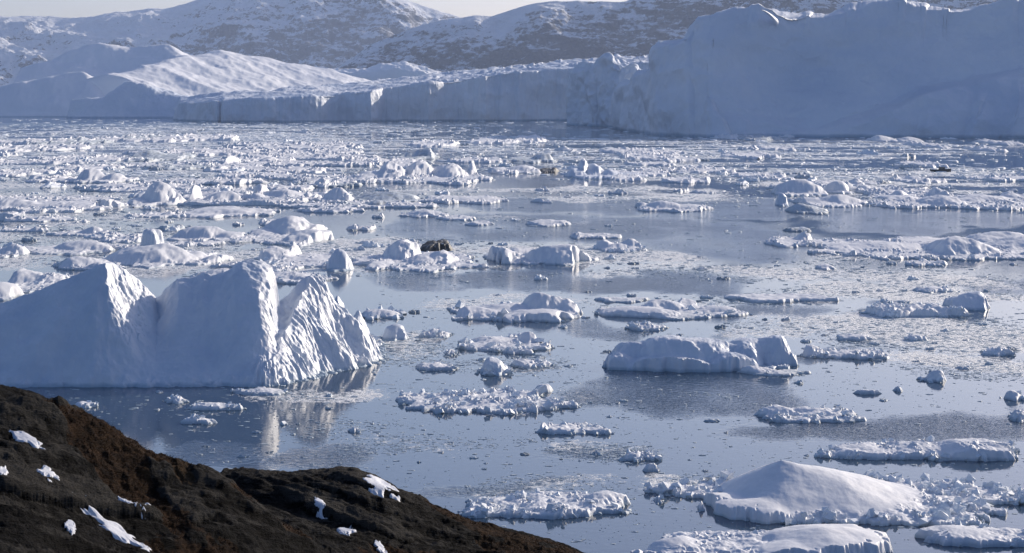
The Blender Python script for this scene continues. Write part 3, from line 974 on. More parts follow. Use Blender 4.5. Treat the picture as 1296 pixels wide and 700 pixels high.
def floe(x0, x1, yb, yr, peaks, label, rub=2.0, blk=0, fb=None, mat=None, seed=0, cat="ice floe", name="ice_floe", res=1.0, edge=1.0, smooth=0.3, bsize=(3, 9), rough=.5, sq=2.4, group=G_FLOE):
    """x0..x1 photograph columns, yb front waterline, yr rear waterline; peaks (px, top py, left px, right px, depth share, pointedness)"""
    rs = np.random.RandomState(seed + 1)
    mat = mat or M_SNOW
    xm = (x0 + x1) / 2
    Yf, Yr = ground(xm, yb)[1], ground(xm, yr)[1]
    Ym = (Yf + Yr) / 2
    u = Ym / FPX
    Xc = (xm - 648) * u
    W, Dp = (x1 - x0) * u / 2, (Yr - Yf) / 2
    nx = int(np.clip((x1 - x0) * 1.15 * res, 40, 620))
    ny = int(np.clip(max((yb - yr) * 4.0, nx * .30) * res, 30, 320))
    U, V = np.meshgrid(np.linspace(-1.12, 1.12, nx), np.linspace(-1.12, 1.12, ny))
    X, Y = Xc + U * W, Ym + V * Dp
    th = np.arctan2(V, U)
    r0 = 1 - .12 + (.20 if mat is M_ICE else .30) * fbm(np.cos(th) * 1.3 + seed, np.sin(th) * 1.3, 4, seed + 3) + .10 * fbm(X / (6 * u * 3), Y / (6 * u * 8), 3, seed + 4)
    rho = (np.abs(U) ** sq + np.abs(V) ** sq) ** (1 / sq)
    e = (r0 - rho)
    de = e * min(W, Dp * 1.5)
    fb = fb if fb is not None else max(.35, 2.2 * u)
    ew = max(.25, .8 * u) * edge
    fbn = fb * (1 + .6 * fbm(X / (25 * u), Y / (40 * u), 3, seed + 5))
    inside = sm(0, ew * 5, de)
    hump = np.zeros_like(X)
    wx = fbm(X / (14 * u), Y / (22 * u), 4, seed + 6)
    for pk in peaks:
        ppx, ppy, wl, wr, vd = pk[:5]
        pw = pk[5] if len(pk) > 5 else 1.4
        Yp = Yf + (Yr - Yf) * vd
        xp, zp = on_ray(ppx, ppy, Yp)
        sc = (wl + wr) * .55 * u
        nq = 2 if smooth > .96 else 4
        wsx = fbm(X / sc + 5, Y / sc / 1.3, nq, seed + 6, .35 if nq == 2 else .5)
        wsy = fbm(X / sc, Y / sc / 1.3 + 9, nq, seed + 8, .35 if nq == 2 else .5)
        dx = X - xp + wsx * .20 * sc
        wd = max((wl + wr) * .62 * u, Dp * .35)
        wd = min(wd, Dp * 1.5)
        dy = Y - Yp + wsy * .20 * wd
        a = np.abs(dx) / np.where(dx < 0, wl * u, wr * u)
        bb = np.abs(dy) / wd
        if smooth > .96:
            t = np.sqrt(a * a + bb * bb)
        else:
            # broken ice: a few flat faces instead of a dome
            ddx = dx / np.where(dx < 0, wl * u, wr * u)
            ddy = dy / wd
            t = a * .75
            a0 = rs.uniform(0, 6.28)
            for q6 in range(6):
                an = a0 + q6 * 1.047 + rs.uniform(-.35, .35)
                t = np.maximum(t, (ddx * math.cos(an) + ddy * math.sin(an)) * rs.uniform(.85, 1.3))
            t = .78 * t + .22 * np.sqrt(a * a + bb * bb)
            t = np.clip(t + .10 * ridged(X / (sc * .45), Y / (sc * .6), 4, seed + 15) - .04, 0, 9)
        hv = (zp - fb) * np.clip(1 - t ** pw, 0, 1) ** .85
        kk = .10 * zp
        mxx = np.maximum(hv, hump)
        hump = np.where(mxx > .02, mxx + kk * (np.log(np.exp((hv - mxx) / kk) + np.exp((hump - mxx) / kk))) * sm(0, .3 * zp, np.minimum(hv, hump)), mxx)
    s1 = 5.2 * u
    rb = blocks(X / s1 + wx * .4, Y / (s1 * 1.6), seed + 9, 1.3) * .7 + blocks(X / (s1 * .45), Y / (s1 * .7), seed + 10, 1.3) * .3
    rimz = np.exp(-(de / (9 * u)) ** 2)
    env = np.clip(.12 + 1.9 * np.clip(fbm(X / (26 * u), Y / (60 * u), 4, seed + 12) + .05, 0, 1) + .45 * rimz, 0, 1.5)
    hsm = sm(.1, 1.2 * max(fb, .5), hump) * smooth
    fbn = fb + (fbn - fb) * (1 - hsm)
    z = fbn + hump + rub * .85 * u * rb * env * (1 - hsm) + rough * u * (1 - (1.0 if smooth > .96 else .8) * np.minimum(1, hsm / .97)) * (fbm(X / (5 * u), Y / (8 * u), 4, seed + 13, .55) + .7 * fbm(X / (18 * u), Y / (30 * u), 3, seed + 14) * (hump > 0)) + (smooth > .96) * (hump > .2) * (.10 * fbm(X / 3.2, Y / 4.5, 2, seed + 19) + .02 * fbm(X / .8, Y / 1.1, 3, seed + 20))
    z = -1.2 + (z + 1.2) * (sm(-ew, ew, de) * .45 + .55 * sm(-ew * .3, ew * 5, de) * (sm(-ew, ew, de)))
    loc = (Xc, Ym, 0)
    o = link(name, grid_mesh(name, X, Y, z, mat, cut=-.5, loc=loc, sharp=30), None, loc)
    tag(o, label, cat, group)
    blk = int(blk * 1.6)
    if blk:
        # loose broken blocks heaped on it
        n = blk * 4
        iu, iv = rs.randint(1, nx - 1, n), rs.randint(1, ny - 1, n)
        hs = hump[iv, iu]
        rim = np.exp(-(de[iv, iu] / (7 * u)) ** 2)
        pr = np.clip((rb[iv, iu] * env[iv, iu]) + .8 * rim - 3.0 * smooth * sm(.1, .7, hs) * (1 - .9 * rim), 0, 1) * (de[iv, iu] > ew * .2)
        k = rs.uniform(0, 1, n) < pr
        iu, iv = iu[k][:blk], iv[k][:blk]
        n = len(iu)
        if n:
            sz = (bsize[0] + (bsize[1] - bsize[0]) * rs.uniform(0, 1, n) ** 2.5) * u
            Vv = chunk_verts(rs, n, sz)
            Vv[..., 0] += (X[iv, iu] - Xc)[:, None]
            Vv[..., 1] += (Y[iv, iu] - Ym)[:, None]
            Vv[..., 2] += (z[iv, iu] + sz * .12)[:, None]
            link("ice_rubble", chunks_mesh("ice_rubble", Vv, M_RUB), o)["kind"] = "stuff"
    return o


D = dict
FL = [
 # --- bottom right
 (828, 1330, 664, 606, [(990, 583, 84, 190, .50, .92), (905, 627, 52, 66, .35, 1.7), (1090, 625, 80, 110, .45, 1.4), (1022, 622, 40, 60, .30, 1.9), (955, 633, 60, 60, .2, 1.8), (1120, 637, 50, 60, .25, 1.8), (1175, 612, 40, 40, .8, 1.3)],
  "snow mound with one smooth rounded peak and a broad skirt of broken blocks", D(rub=4.5, blk=1500, smooth=.97, bsize=(3, 13), sq=3, mat=M_MOUND)),
 (818, 1150, 716, 672, [(1052, 667, 90, 110, .5, 1.5), (852, 680, 34, 40, .45, 1.8), (940, 681, 70, 90, .6, 1.5), (1000, 690, 60, 60, .2, 1.6)],
  "rolling snowy ice hummocks cut off by the bottom edge of the picture", D(rub=1.2, blk=90, smooth=.97, sq=3, mat=M_MOUND)),
 (1152, 1340, 694, 672, [(1210, 668, 50, 90, .6, 1.7), (1290, 672, 60, 60, .6, 1.7)], "low snow capped floe in the bottom right corner", D(rub=1.5, blk=60, smooth=.9)),
 (548, 806, 658, 626, [(762, 622, 26, 38, .6, 2.2), (700, 632, 50, 40, .6, 1.5), (740, 640, 90, 50, .3, 1.6), (660, 628, 8, 10, .7, 1.1)],
  "floe with a rounded snow block at its right end, partly hidden by the dark rock", D(rub=3.2, blk=300, smooth=.85, bsize=(3, 9))),
 (1040, 1320, 585, 566, [(1090, 563, 60, 60, .6, 1.5), (1160, 560, 50, 60, .6, 1.3), (1225, 557, 40, 80, .5, 1.5), (1270, 568, 50, 30, .4)],
  "long rubbly floe reaching the right edge, above the snow mound", D(rub=3.4, blk=420, smooth=.5, bsize=(3, 9))),
 (486, 727, 526, 496, [(545, 506, 60, 60, .5, 2), (620, 503, 60, 60, .5, 1.6)], "flat floe strewn with jagged ice crumbs, left of the centre water", D(rub=4.2, blk=420, smooth=.2, bsize=(2.5, 8))),
 (668, 708, 498, 491, [(688, 486, 14, 18, .5, 2)], "small pale ice block on the far edge of the crumb strewn floe", D(rub=1.5, smooth=.8)),
 (674, 781, 553, 537, [(687, 529, 6, 8, .5, 1.1), (720, 539, 30, 25, .5, 1.5)], "small floe with an upright ice finger at its left end", D(rub=2.6, blk=70, smooth=.4, bsize=(2, 6))),
 (944, 1097, 538, 520, [(985, 512, 26, 30, .7, 1.3), (1030, 516, 30, 40, .7, 1.4), (1070, 519, 20, 22, .7)], "plate like floe with a crumbly back rim, below the long grey ice block", D(rub=2.6, blk=150, smooth=.5, bsize=(2, 7))),
 (758, 1012, 472, 454, [(800, 432, 34, 40, .55, 2.2), (840, 425, 50, 60, .5, 2.6), (890, 428, 60, 50, .5, 2.6), (948, 429, 50, 34, .6, 2.4), (985, 425, 36, 24, .65, 2.2), (780, 446, 20, 30, .35, 1.8), (925, 446, 40, 30, .22, 1.8), (850, 450, 60, 60, .2, 2)],
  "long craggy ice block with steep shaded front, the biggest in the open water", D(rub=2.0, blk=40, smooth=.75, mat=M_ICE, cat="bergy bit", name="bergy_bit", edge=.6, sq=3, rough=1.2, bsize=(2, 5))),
 (935, 1032, 477, 468, [(950, 463, 16, 30, .6, 1.4)], "thin bright shelf of ice at the right foot of the long craggy ice block", D(rub=.8, blk=15, smooth=.5, fb=.25)),
 (1006, 1142, 456, 444, [(1025, 437, 16, 22, .6, 1.6), (1045, 449, 12, 12, .3), (1085, 443, 34, 40, .5, 1.5)], "row of low snowy lumps trailing right of the long craggy ice block", D(rub=2.4, blk=70, smooth=.5, bsize=(2, 6))),
 (1098, 1215, 403, 392, [(1150, 388, 60, 50, .6, 3)], "straight edged slab with a dark waterline and snow crumbs on top", D(rub=2.0, blk=80, smooth=.1, fb=1.1, sq=5, bsize=(2, 5))),
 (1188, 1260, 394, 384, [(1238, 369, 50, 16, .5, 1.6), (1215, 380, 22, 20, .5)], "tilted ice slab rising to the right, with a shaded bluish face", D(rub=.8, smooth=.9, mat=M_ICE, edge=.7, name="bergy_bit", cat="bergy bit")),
 (558, 737, 410, 386, [(682, 370, 26, 40, .6, 1.7), (640, 384, 50, 60, .6, 1.6), (595, 388, 22, 40, .4, 1.6), (620, 376, 16, 22, .95, 1.5), (720, 378, 26, 18, .6, 1.6), (688, 392, 60, 50, .25, 2)],
  "lumpy snow floe with the tallest hummock right of its middle, above the crumb strewn floe", D(rub=1.8, blk=70, smooth=.8)),
 (750, 954, 405, 388, [(835, 379, 30, 30, .7, 1.6), (800, 388, 40, 60, .4, 1.8), (870, 384, 24, 30, .8), (915, 387, 34, 26, .6, 1.5), (862, 377, 10, 30, .9, 1.5)],
  "long low hummocky floe directly above the long craggy ice block", D(rub=1.6, blk=70, smooth=.8)),
 (572, 702, 449, 428, [(620, 426, 30, 40, .7, 1.6), (668, 419, 14, 28, .7, 1.2), (640, 436, 50, 40, .4, 1.8)], "rough floe with a pointed fin of ice, below the lumpy snow floe", D(rub=3.0, blk=170, smooth=.5, bsize=(2, 7))),
 (598, 652, 477, 466, [(620, 452, 18, 26, .5, 2)], "small grey ice lump with crumbled right side, in front of the rough finned floe", D(rub=2.4, blk=40, smooth=.5, mat=M_ICE)),
 (514, 588, 470, 462, [(550, 459, 20, 20, .5)], "slim strip of ice crumbs left of the small grey lump", D(rub=2.6, blk=40, smooth=.2, bsize=(2, 5))),
 (640, 706, 467, 459, [(660, 455, 20, 20, .5)], "slim strip of ice crumbs right of the small grey lump", D(rub=2.4, blk=40, smooth=.2, bsize=(2, 5))),
 (524, 578, 429, 421, [(550, 417, 16, 20, .5)], "short crumbly ice strip between sculpted iceberg and rough finned floe", D(rub=2.4, blk=40, smooth=.2, bsize=(2, 5))),
 (557, 584, 452, 444, [(570, 442, 10, 12, .5, 2)], "little rounded ice lump at the lower left of the rough finned floe", D(rub=1, blk=10, smooth=.6)),
 # --- behind the sculpted iceberg
 (412, 448, 424, 410, [(428, 374, 16, 18, .5, 1.5)], "pointed ice tooth standing just right of the sculpted iceberg", D(rub=1, smooth=.95, mat=M_ICE, name="bergy_bit", cat="bergy bit")),
 (432, 488, 446, 425, [(452, 392, 18, 20, .6, 1.4), (446, 414, 12, 24, .3, 1.4), (475, 432, 20, 14, .4)], "broken sunlit ice shard leaning beside the fluted end of the sculpted iceberg", D(rub=2.2, blk=60, smooth=.6, mat=M_ICE, name="bergy_bit", cat="bergy bit")),
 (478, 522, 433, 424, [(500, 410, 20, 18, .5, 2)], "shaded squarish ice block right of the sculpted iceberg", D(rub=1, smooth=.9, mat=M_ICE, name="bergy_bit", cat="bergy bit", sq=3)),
 (450, 514, 405, 394, [(475, 391, 20, 30, .5, 1.7)], "low lilac snow hummock behind the shaded squarish block", D(rub=1.5, blk=30, smooth=.7)),
 # --- middle distance right
 (1032, 1360, 332, 301, [(1065, 309, 26, 40, .5, 1.6), (1120, 306, 60, 60, .5, 1.7), (1210, 299, 34, 50, .35, 1.35), (1270, 293, 50, 60, .8, 1.5), (1240, 288, 8, 10, .95, 1.2), (1160, 301, 50, 50, .8, 1.5), (1300, 300, 60, 60, .5)],
  "great hummocky floe reaching the right edge with a shaded pyramid in front", D(rub=2.8, blk=120, smooth=.7, bsize=(1.5, 4), sq=3)),
 (962, 1036, 314, 302, [(1020, 295, 14, 22, .7, 1.4), (990, 303, 30, 30, .5)], "low crumbly pan left of the great hummocky floe, with one dark topped lump", D(rub=2.4, blk=40, smooth=.4, bsize=(1.5, 4))),
 (988, 1030, 294, 290, [(1010, 288, 18, 16, .5)], "thin grey ice strip behind the low crumbly pan", D(rub=1.4, mat=M_GREY)),
 (1028, 1062, 342, 337, [(1045, 334, 14, 14, .5)], "tiny crumbly floe in front of the left end of the great hummocky floe", D(rub=2.0, smooth=.3)),
 (1142, 1202, 338, 331, [(1190, 329, 10, 10, .5), (1165, 332, 20, 14, .5)], "narrow white floe in front of the great hummocky floe's shaded pyramid", D(rub=2.0, blk=20, smooth=.4, bsize=(1.5, 4))),
 (608, 760, 338, 318, [(622, 309, 9, 38, .35, 1.7), (715, 310, 46, 42, .3, 2.1), (655, 312, 20, 30, .9, 1.5), (690, 318, 30, 60, .6)],
  "floe carrying two shaded snow hills, a small steep one and a broad one", D(rub=1.8, blk=70, smooth=.92, bsize=(1.5, 5))),
 (746, 818, 321, 310, [(765, 303, 14, 16, .6, 1.5), (800, 303, 18, 14, .6, 1.7), (782, 308, 20, 20, .5)], "compact pile of crumbled ice right of the two shaded snow hills", D(rub=3.0, blk=80, smooth=.4, bsize=(1.5, 5))),
 (718, 758, 303, 298, [(735, 295, 14, 16, .5)], "small crumbly floe with a thin tail behind the compact pile", D(rub=2.0, smooth=.3)),
 (440, 618, 346, 320, [(475, 331, 24, 24, .3, 1.6), (512, 303, 26, 22, .75, 2), (545, 321, 40, 34, .5, 1.7), (560, 317, 20, 16, .5, 1.5), (455, 312, 8, 8, .9, 2)],
  "wide snowy floe with a clear cut front edge, around the dark debris lump", D(rub=2.2, blk=110, smooth=.7, bsize=(1.5, 4))),
 (530, 578, 320, 312, [(546, 304, 16, 18, .5, 1.5), (560, 302, 14, 18, .6, 1.4), (553, 308, 26, 26, .3, 1.6), (568, 308, 12, 10, .4, 1.5)], "dark debris laden ice lump, nearly black against the white floe", D(rub=1.6, blk=0, smooth=.1, mat=M_DIRT, name="bergy_bit", cat="bergy bit")),
 (916, 1062, 384, 373, [], "flat pale pan of snow with a straight dark front edge", D(rub=.25, fb=.5, rough=.1, smooth=.1)),
 (752, 826, 384, 377, [], "thin flat pan with frayed edges, above the long low hummocky floe", D(rub=.9, fb=.35, rough=.2)),
 (790, 846, 420, 413, [(815, 410, 24, 22, .5)], "small dirty crumbled floe between the low floe and the long craggy block", D(rub=3, blk=40, bsize=(2, 5))),
 # --- middle distance left
 (218, 316, 307, 296, [(255, 286, 34, 40, .5, 2), (290, 293, 30, 24, .5, 2)], "flat fronted ice block with a shaded face, left of the rounded hummock ridge", D(rub=1, smooth=.9, name="bergy_bit", cat="bergy bit", sq=3.4)),
 (296, 425, 312, 288, [(370, 273, 40, 34, .7, 1.7), (405, 284, 24, 22, .7, 1.7), (395, 290, 34, 32, .3, 1.9), (335, 290, 26, 30, .6, 1.6)], "rounded hummock ridge with a shaded front and knobbly middle", D(rub=1.8, blk=60, smooth=.85, bsize=(1.5, 4))),
 (316, 440, 345, 320, [(372, 304, 6, 9, .85, 1.1), (345, 312, 26, 26, .7, 1.6), (400, 325, 60, 40, .6)], "jumbled floe with one white ice thorn standing on it", D(rub=2.6, blk=110, smooth=.6, bsize=(1.5, 5))),
 (408, 450, 345, 336, [(430, 314, 20, 18, .5, 1.6)], "shaded steep ice cone at the right end of the jumbled thorn floe", D(rub=1.2, smooth=.9, name="bergy_bit", cat="bergy bit", mat=M_ICE)),
 (124, 296, 340, 318, [(200, 308, 70, 60, .4, 1.5), (245, 318, 30, 24, .5), (275, 322, 18, 14, .4, 1.8), (150, 326, 30, 30, .5)], "broad shaded snow hill floe carrying a round ice ball", D(rub=1.6, blk=60, smooth=.85, bsize=(1.5, 4))),
 (174, 212, 318, 313, [(192, 290, 17, 18, .5, 3.2)], "round white ice ball perched on the broad shaded snow hill", D(rub=2.0, smooth=.4, mat=M_ICE, name="bergy_bit", cat="bergy bit")),
 (34, 140, 325, 310, [(110, 304, 40, 30, .6, 2), (60, 314, 30, 50, .5)], "wedge of smooth snow thick at its right end, near the left edge", D(rub=.8, smooth=.9)),
 (-30, 42, 328, 316, [(18, 309, 18, 20, .5, 1.5), (0, 314, 20, 20, .5)], "knobbly white lumps cut off by the left edge", D(rub=3, blk=60, smooth=.5, bsize=(1.5, 5))),
 (62, 150, 342, 333, [(100, 324, 30, 34, .5, 1.5)], "low snowy hump behind the tall left peak of the sculpted iceberg", D(rub=2.4, blk=40, smooth=.6, bsize=(1.5, 4))),
 (0, 92, 372, 348, [(30, 340, 40, 44, .6, 1.6), (70, 346, 24, 20, .6)], "rubbly snow floe behind the sculpted iceberg's left slope", D(rub=3, blk=90, smooth=.5, bsize=(1.5, 5))),
 (-60, 32, 384, 366, [(0, 357, 40, 30, .5, 2)], "smooth lit snow slope at the left edge, behind the sculpted iceberg", D(rub=.4, smooth=.97)),
 (230, 420, 362, 346, [(280, 340, 40, 40, .6), (360, 344, 40, 40, .6)], "mess of broken ice between the sculpted iceberg's peaks and the thorn floe", D(rub=3, blk=120, smooth=.4, bsize=(1.5, 5))),
 (222, 348, 276, 266, [(290, 263, 60, 50, .6, 2.4)], "flat cream coloured pan with a clean edge in the far left field", D(rub=.25, fb=.7, rough=.1, smooth=.3)),
 (160, 240, 262, 252, [(200, 229, 26, 26, .5, 1.6), (175, 250, 20, 20, .4), (228, 248, 14, 14, .4)], "tall shaded ice dome with a knob on top in the far left field", D(rub=1.4, smooth=.9, name="bergy_bit", cat="bergy bit")),
 (232, 310, 260, 250, [(245, 234, 10, 12, .6, 2.2), (285, 242, 26, 26, .5, 1.6)], "pale lumps just right of the tall shaded dome", D(rub=2.4, blk=30, smooth=.6, bsize=(1, 3))),
 (305, 408, 259, 248, [(330, 232, 12, 14, .7, 1.5), (360, 240, 34, 30, .6, 1.7), (325, 245, 8, 10, .4, 1.5)], "flat floe with a dark front lip and low hummocks, centre left of the far field", D(rub=2, blk=30, smooth=.6, fb=1.4, bsize=(1, 3))),
 (-30, 152, 270, 256, [(20, 251, 40, 40, .5, 1.5), (90, 256, 60, 60, .5, 2), (135, 252, 20, 18, .5, 1.5)], "long white floe with a smooth hollow, at the left edge of the far field", D(rub=2.4, blk=60, smooth=.6, bsize=(1, 3))),
 (84, 170, 233, 226, [(115, 213, 18, 20, .5, 1.7), (145, 219, 20, 18, .5, 1.7)], "pair of rounded snow lumps left above the tall shaded dome", D(rub=1.6, smooth=.8)),
 (160, 250, 206, 196, [(190, 190, 30, 30, .5, 1.5), (225, 196, 30, 26, .5)], "dark fronted ridge of ice in the distant left brash", D(rub=2, smooth=.5, mat=M_GREY)),
 (270, 345, 216, 205, [(290, 196, 6, 10, .6, 1.2), (310, 206, 30, 30, .5)], "distant floe with one sharp spike, left of centre", D(rub=2, smooth=.5)),
 (402, 452, 260, 250, [(430, 237, 26, 24, .5, 1.6)], "rough textured ice mound left of the dark streaked floe", D(rub=2.6, smooth=.5)),
 # --- far centre
 (438, 632, 234, 218, [(495, 204, 20, 22, .55, 1.5), (532, 203, 22, 22, .65, 1.5), (570, 206, 22, 20, .6, 1.4), (598, 203, 8, 12, .8, 1.2), (470, 216, 20, 20, .5), (615, 225, 16, 14, .4)],
  "cluster of tall white hummocks on a dark edged floe in the far centre", D(rub=2.4, blk=60, smooth=.7, bsize=(1, 3))),
 (440, 540, 259, 248, [(495, 242, 40, 40, .5, 1.6)], "low dark streaked snow dome at the edge of the open water", D(rub=1.2, smooth=.7, mat=M_GREY)),
 (530, 652, 259, 250, [(580, 249, 40, 50, .5, 1.6), (550, 246, 20, 30, .8)], "low tapering white floe right of the dark streaked dome", D(rub=1.8, blk=30, smooth=.5, bsize=(1, 3))),
 (498, 554, 203, 197, [(545, 187, 42, 7, .5, 1.4)], "grey wedge of ice pointing up to the right in the far centre", D(rub=.5, smooth=.95, mat=M_GREY, name="bergy_bit", cat="bergy bit")),
 (634, 706, 207, 200, [(690, 194, 16, 13, .5, 2.2), (660, 202, 26, 20, .5)], "dark grey ice slab with a blocky right end in the far centre", D(rub=.6, smooth=.9, mat=M_GREY, name="bergy_bit", cat="bergy bit")),
 (612, 684, 221, 214, [(665, 209, 30, 16, .5, 1.6), (630, 212, 20, 20, .5)], "small snow hummock right of the tall hummock cluster", D(rub=1.6, smooth=.7)),
 (680, 708, 219, 215, [(702, 212, 6, 5, .5, 1.5)], "little dark ice stub on a thin floe in the far centre", D(rub=1.5, smooth=.5, mat=M_DIRT)),
 (710, 822, 228, 218, [(738, 200, 8, 10, .6, 1.4), (752, 207, 18, 16, .6, 1.8), (728, 212, 12, 16, .5, 1.6), (772, 214, 14, 16, .5), (800, 218, 20, 18, .6)],
  "white castle like ice lump with one horn, right of the far centre", D(rub=1.6, smooth=.85, mat=M_ICE, name="bergy_bit", cat="bergy bit")),
 (505, 568, 276, 270, [(540, 265, 26, 24, .5)], "oval crumbly floe in the open water, left one of a scattered row", D(rub=2.0, blk=20, bsize=(1, 3))),
 (550, 608, 280, 275, [(575, 275, 24, 24, .5)], "thin elongated floe just right of the oval crumbly floe", D(rub=1.2)),
 (584, 628, 286, 282, [], "slender ice sliver below the thin elongated floe", D(rub=1.0, fb=.5)),
 (664, 728, 287, 281, [(690, 278, 24, 30, .5)], "flat split floe in the middle of the open water", D(rub=1.0)),
 (716, 792, 303, 297, [(735, 295, 16, 14, .5, 1.5)], "floe with a crumbly left end and a long thin tail, in open water", D(rub=1.4)),
 (798, 902, 269, 260, [(838, 254, 18, 26, .5, 1.6), (870, 258, 24, 24, .5, 1.6), (810, 256, 12, 12, .7)], "dark edged floe with snow humps standing alone right of the open water", D(rub=2, blk=40, smooth=.5, bsize=(1, 3))),
 # --- far right
 (975, 1048, 250, 240, [(1010, 227, 34, 30, .5, 1.9)], "smooth lilac snow dome in the far right field", D(rub=.8, smooth=.95)),
 (1040, 1080, 246, 240, [(1060, 229, 18, 20, .5, 1.8)], "smaller rounded snow lump beside the smooth lilac dome", D(rub=1, smooth=.9)),
 (980, 1000, 262, 257, [(988, 244, 9, 11, .5, 2)], "upright rounded ice boulder below the smooth lilac dome", D(rub=.8, smooth=.9, mat=M_ICE, name="bergy_bit", cat="bergy bit")),
 (996, 1098, 263, 252, [(1060, 246, 34, 34, .5, 1.6), (1025, 250, 24, 24, .5, 1.6), (1090, 256, 16, 14, .5)], "shaded wavy snow floe between the rounded ice boulder and the right field", D(rub=1.6, blk=30, smooth=.8, bsize=(1, 3))),
 (994, 1052, 272, 265, [(1010, 257, 16, 30, .5, 1.5)], "dark based ice wedge tapering right, in front of the shaded wavy floe", D(rub=1, smooth=.8, mat=M_GREY, name="bergy_bit", cat="bergy bit")),
 (1098, 1340, 267, 248, [(1185, 236, 12, 14, .8, 1.3), (1190, 247, 26, 30, .4, 1.5), (1140, 247, 30, 30, .6, 1.5), (1240, 246, 40, 40, .6, 1.5), (1275, 240, 30, 30, .9, 1.5), (1130, 258, 20, 20, .3)],
  "wide field of hummocky white ice at the right edge, behind open water", D(rub=2.8, blk=80, smooth=.6, bsize=(1, 3), sq=3)),
 (958, 1030, 223, 216, [(975, 212, 16, 20, .5), (1010, 215, 30, 18, .5, 2.4)], "straight grey ice slab with a cut right end in the far right field", D(rub=.8, smooth=.8, mat=M_GREY)),
 (1098, 1134, 180, 176.5, [(1112, 171, 12, 20, .5, 1.3)], "bright low iceberg bit, left one of two below the great ice wall", D(rub=.6, smooth=.9)),
 (1132, 1168, 181, 177.5, [(1148, 173, 12, 16, .5, 1.5)], "bright low iceberg bit, right one of two below the great ice wall", D(rub=.8, smooth=.8)),
 # --- single bits in the open water at the right
 (1160, 1206, 485, 478, [(1188, 468, 16, 15, .5, 1.5)], "white ice lump like a resting seal, in calm water at the right", D(rub=.7, smooth=.9, blk=6)),
 (1206, 1238, 469, 464, [(1230, 460, 7, 7, .5, 1.8), (1216, 465, 8, 8, .5)], "small ice lump with a flat tail, above the seal shaped lump", D(rub=.8, smooth=.8)),
 (1078, 1126, 500, 496, [(1090, 493, 10, 30, .5, 2)], "narrow flat ice plate in calm water, left of a small rounded bit", D(rub=.5, smooth=.5)),
 (1126, 1152, 497, 492, [(1140, 489, 11, 11, .5, 2)], "small rounded ice bit right of the narrow flat plate", D(rub=.6, smooth=.8)),
 (1270, 1312, 509, 500, [(1280, 494, 10, 12, .5, 2)], "rounded ice lump cut by the right edge", D(rub=.8, blk=10, smooth=.8)),
 (1272, 1330, 536, 524, [(1290, 519, 20, 20, .5, 1.5)], "crumbly floe corner cut by the right edge, below the rounded lump", D(rub=2.4, blk=40, smooth=.5, bsize=(2, 6))),
 (780, 842, 586, 575, [(800, 572, 14, 18, .5, 1.5), (825, 573, 12, 12, .6)], "ragged white floe in open water above the snow mound's left end", D(rub=2.2, blk=50, smooth=.4, bsize=(2, 6))),
 (808, 848, 599, 592, [(826, 586, 16, 18, .5, 1.6)], "small smooth ice cap just below the ragged white floe", D(rub=.6, smooth=.9)),
 (742, 766, 578, 573, [(754, 569, 9, 9, .5, 2)], "small round crumb of ice left of the ragged white floe", D(rub=1.4, smooth=.6, blk=6)),
 (884, 922, 535, 531, [], "slim flat ice plate alone on dark ruffled water", D(rub=.4, fb=.25)),
 (820, 850, 642, 626, [(832, 628, 14, 14, .5, 1.8)], "knobbly ice boulder at the left foot of the snow mound", D(rub=2, blk=20, smooth=.6, bsize=(2, 6))),
 (1050, 1112, 432, 427, [(1080, 424, 26, 26, .5)], "low crumb strip amid the brash at the right", D(rub=1.6, blk=20, bsize=(1.5, 4))),
 (1140, 1182, 433, 428, [(1160, 424, 16, 18, .5)], "short lumpy strip amid the brash at the right", D(rub=1.6, blk=20, bsize=(1.5, 4))),
 (1238, 1290, 452, 444, [(1265, 439, 20, 22, .5)], "crumbly low floe amid the brash near the right edge", D(rub=2.0, blk=30, bsize=(2, 5))),
 (1268, 1296, 446, 441, [(1284, 439, 14, 12, .5, 2)], "flat grey ice chip near the right edge of the brash", D(rub=.8, mat=M_GREY)),
 (1155, 1210, 372, 365, [(1180, 363, 22, 22, .5)], "pale crumbly strip behind the straight edged slab", D(rub=1.6, blk=20, bsize=(1.5, 4))),
 # --- bits below the sculpted iceberg
 (80, 126, 518, 511, [(100, 509, 20, 20, .5)], "short white ice strip under the sculpted iceberg beside the rock edge", D(rub=1.6, blk=30, bsize=(2, 5))),
 (228, 312, 521, 514, [(258, 511, 20, 30, .5)], "long white ice strip under the sculpted iceberg's middle", D(rub=1.2, blk=40, bsize=(2, 5))),
 (216, 280, 538, 531, [(245, 529, 24, 26, .5)], "ragged ice strip below the long white strip", D(rub=1.8, blk=30, bsize=(2, 5))),
 (198, 242, 512, 506, [(226, 502, 12, 10, .5)], "small ice strip with a knob left above the long white strip", D(rub=1.4, blk=20, bsize=(2, 5))),
 (284, 326, 580, 577, [], "thin flat ice plate in dark water near the rock crest", D(rub=.5, fb=.2)),
 (302, 342, 549, 546, [], "thin ice plate in calm dark water right of the ragged strip", D(rub=.5, fb=.2)),
 (352, 370, 541, 535, [(361, 532, 8, 8, .5, 2)], "little white ice cube under the mirror image of the fluted end", D(rub=1.4, blk=8, smooth=.5)),
 (288, 372, 502, 493, [(330, 492, 30, 30, .5)], "patchy sheet of ice crumbs at the fluted end's foot", D(rub=1.6, blk=70, bsize=(1.5, 4), fb=.2)),
 (518, 540, 588, 583, [(529, 581, 9, 9, .5, 2)], "small pale ice bit above the crest of the right rock hump", D(rub=1, smooth=.6)),
 (434, 462, 549, 544, [(446, 541, 10, 12, .5)], "small crumbly ice bit left of the centre water", D(rub=1.6, blk=10, bsize=(2, 5))),
]
for i, (x0, x1, yb, yr, pk, lab, kw) in enumerate(FL):
    floe(x0, x1, yb, yr, pk, lab, seed=500 + i * 17, **kw)

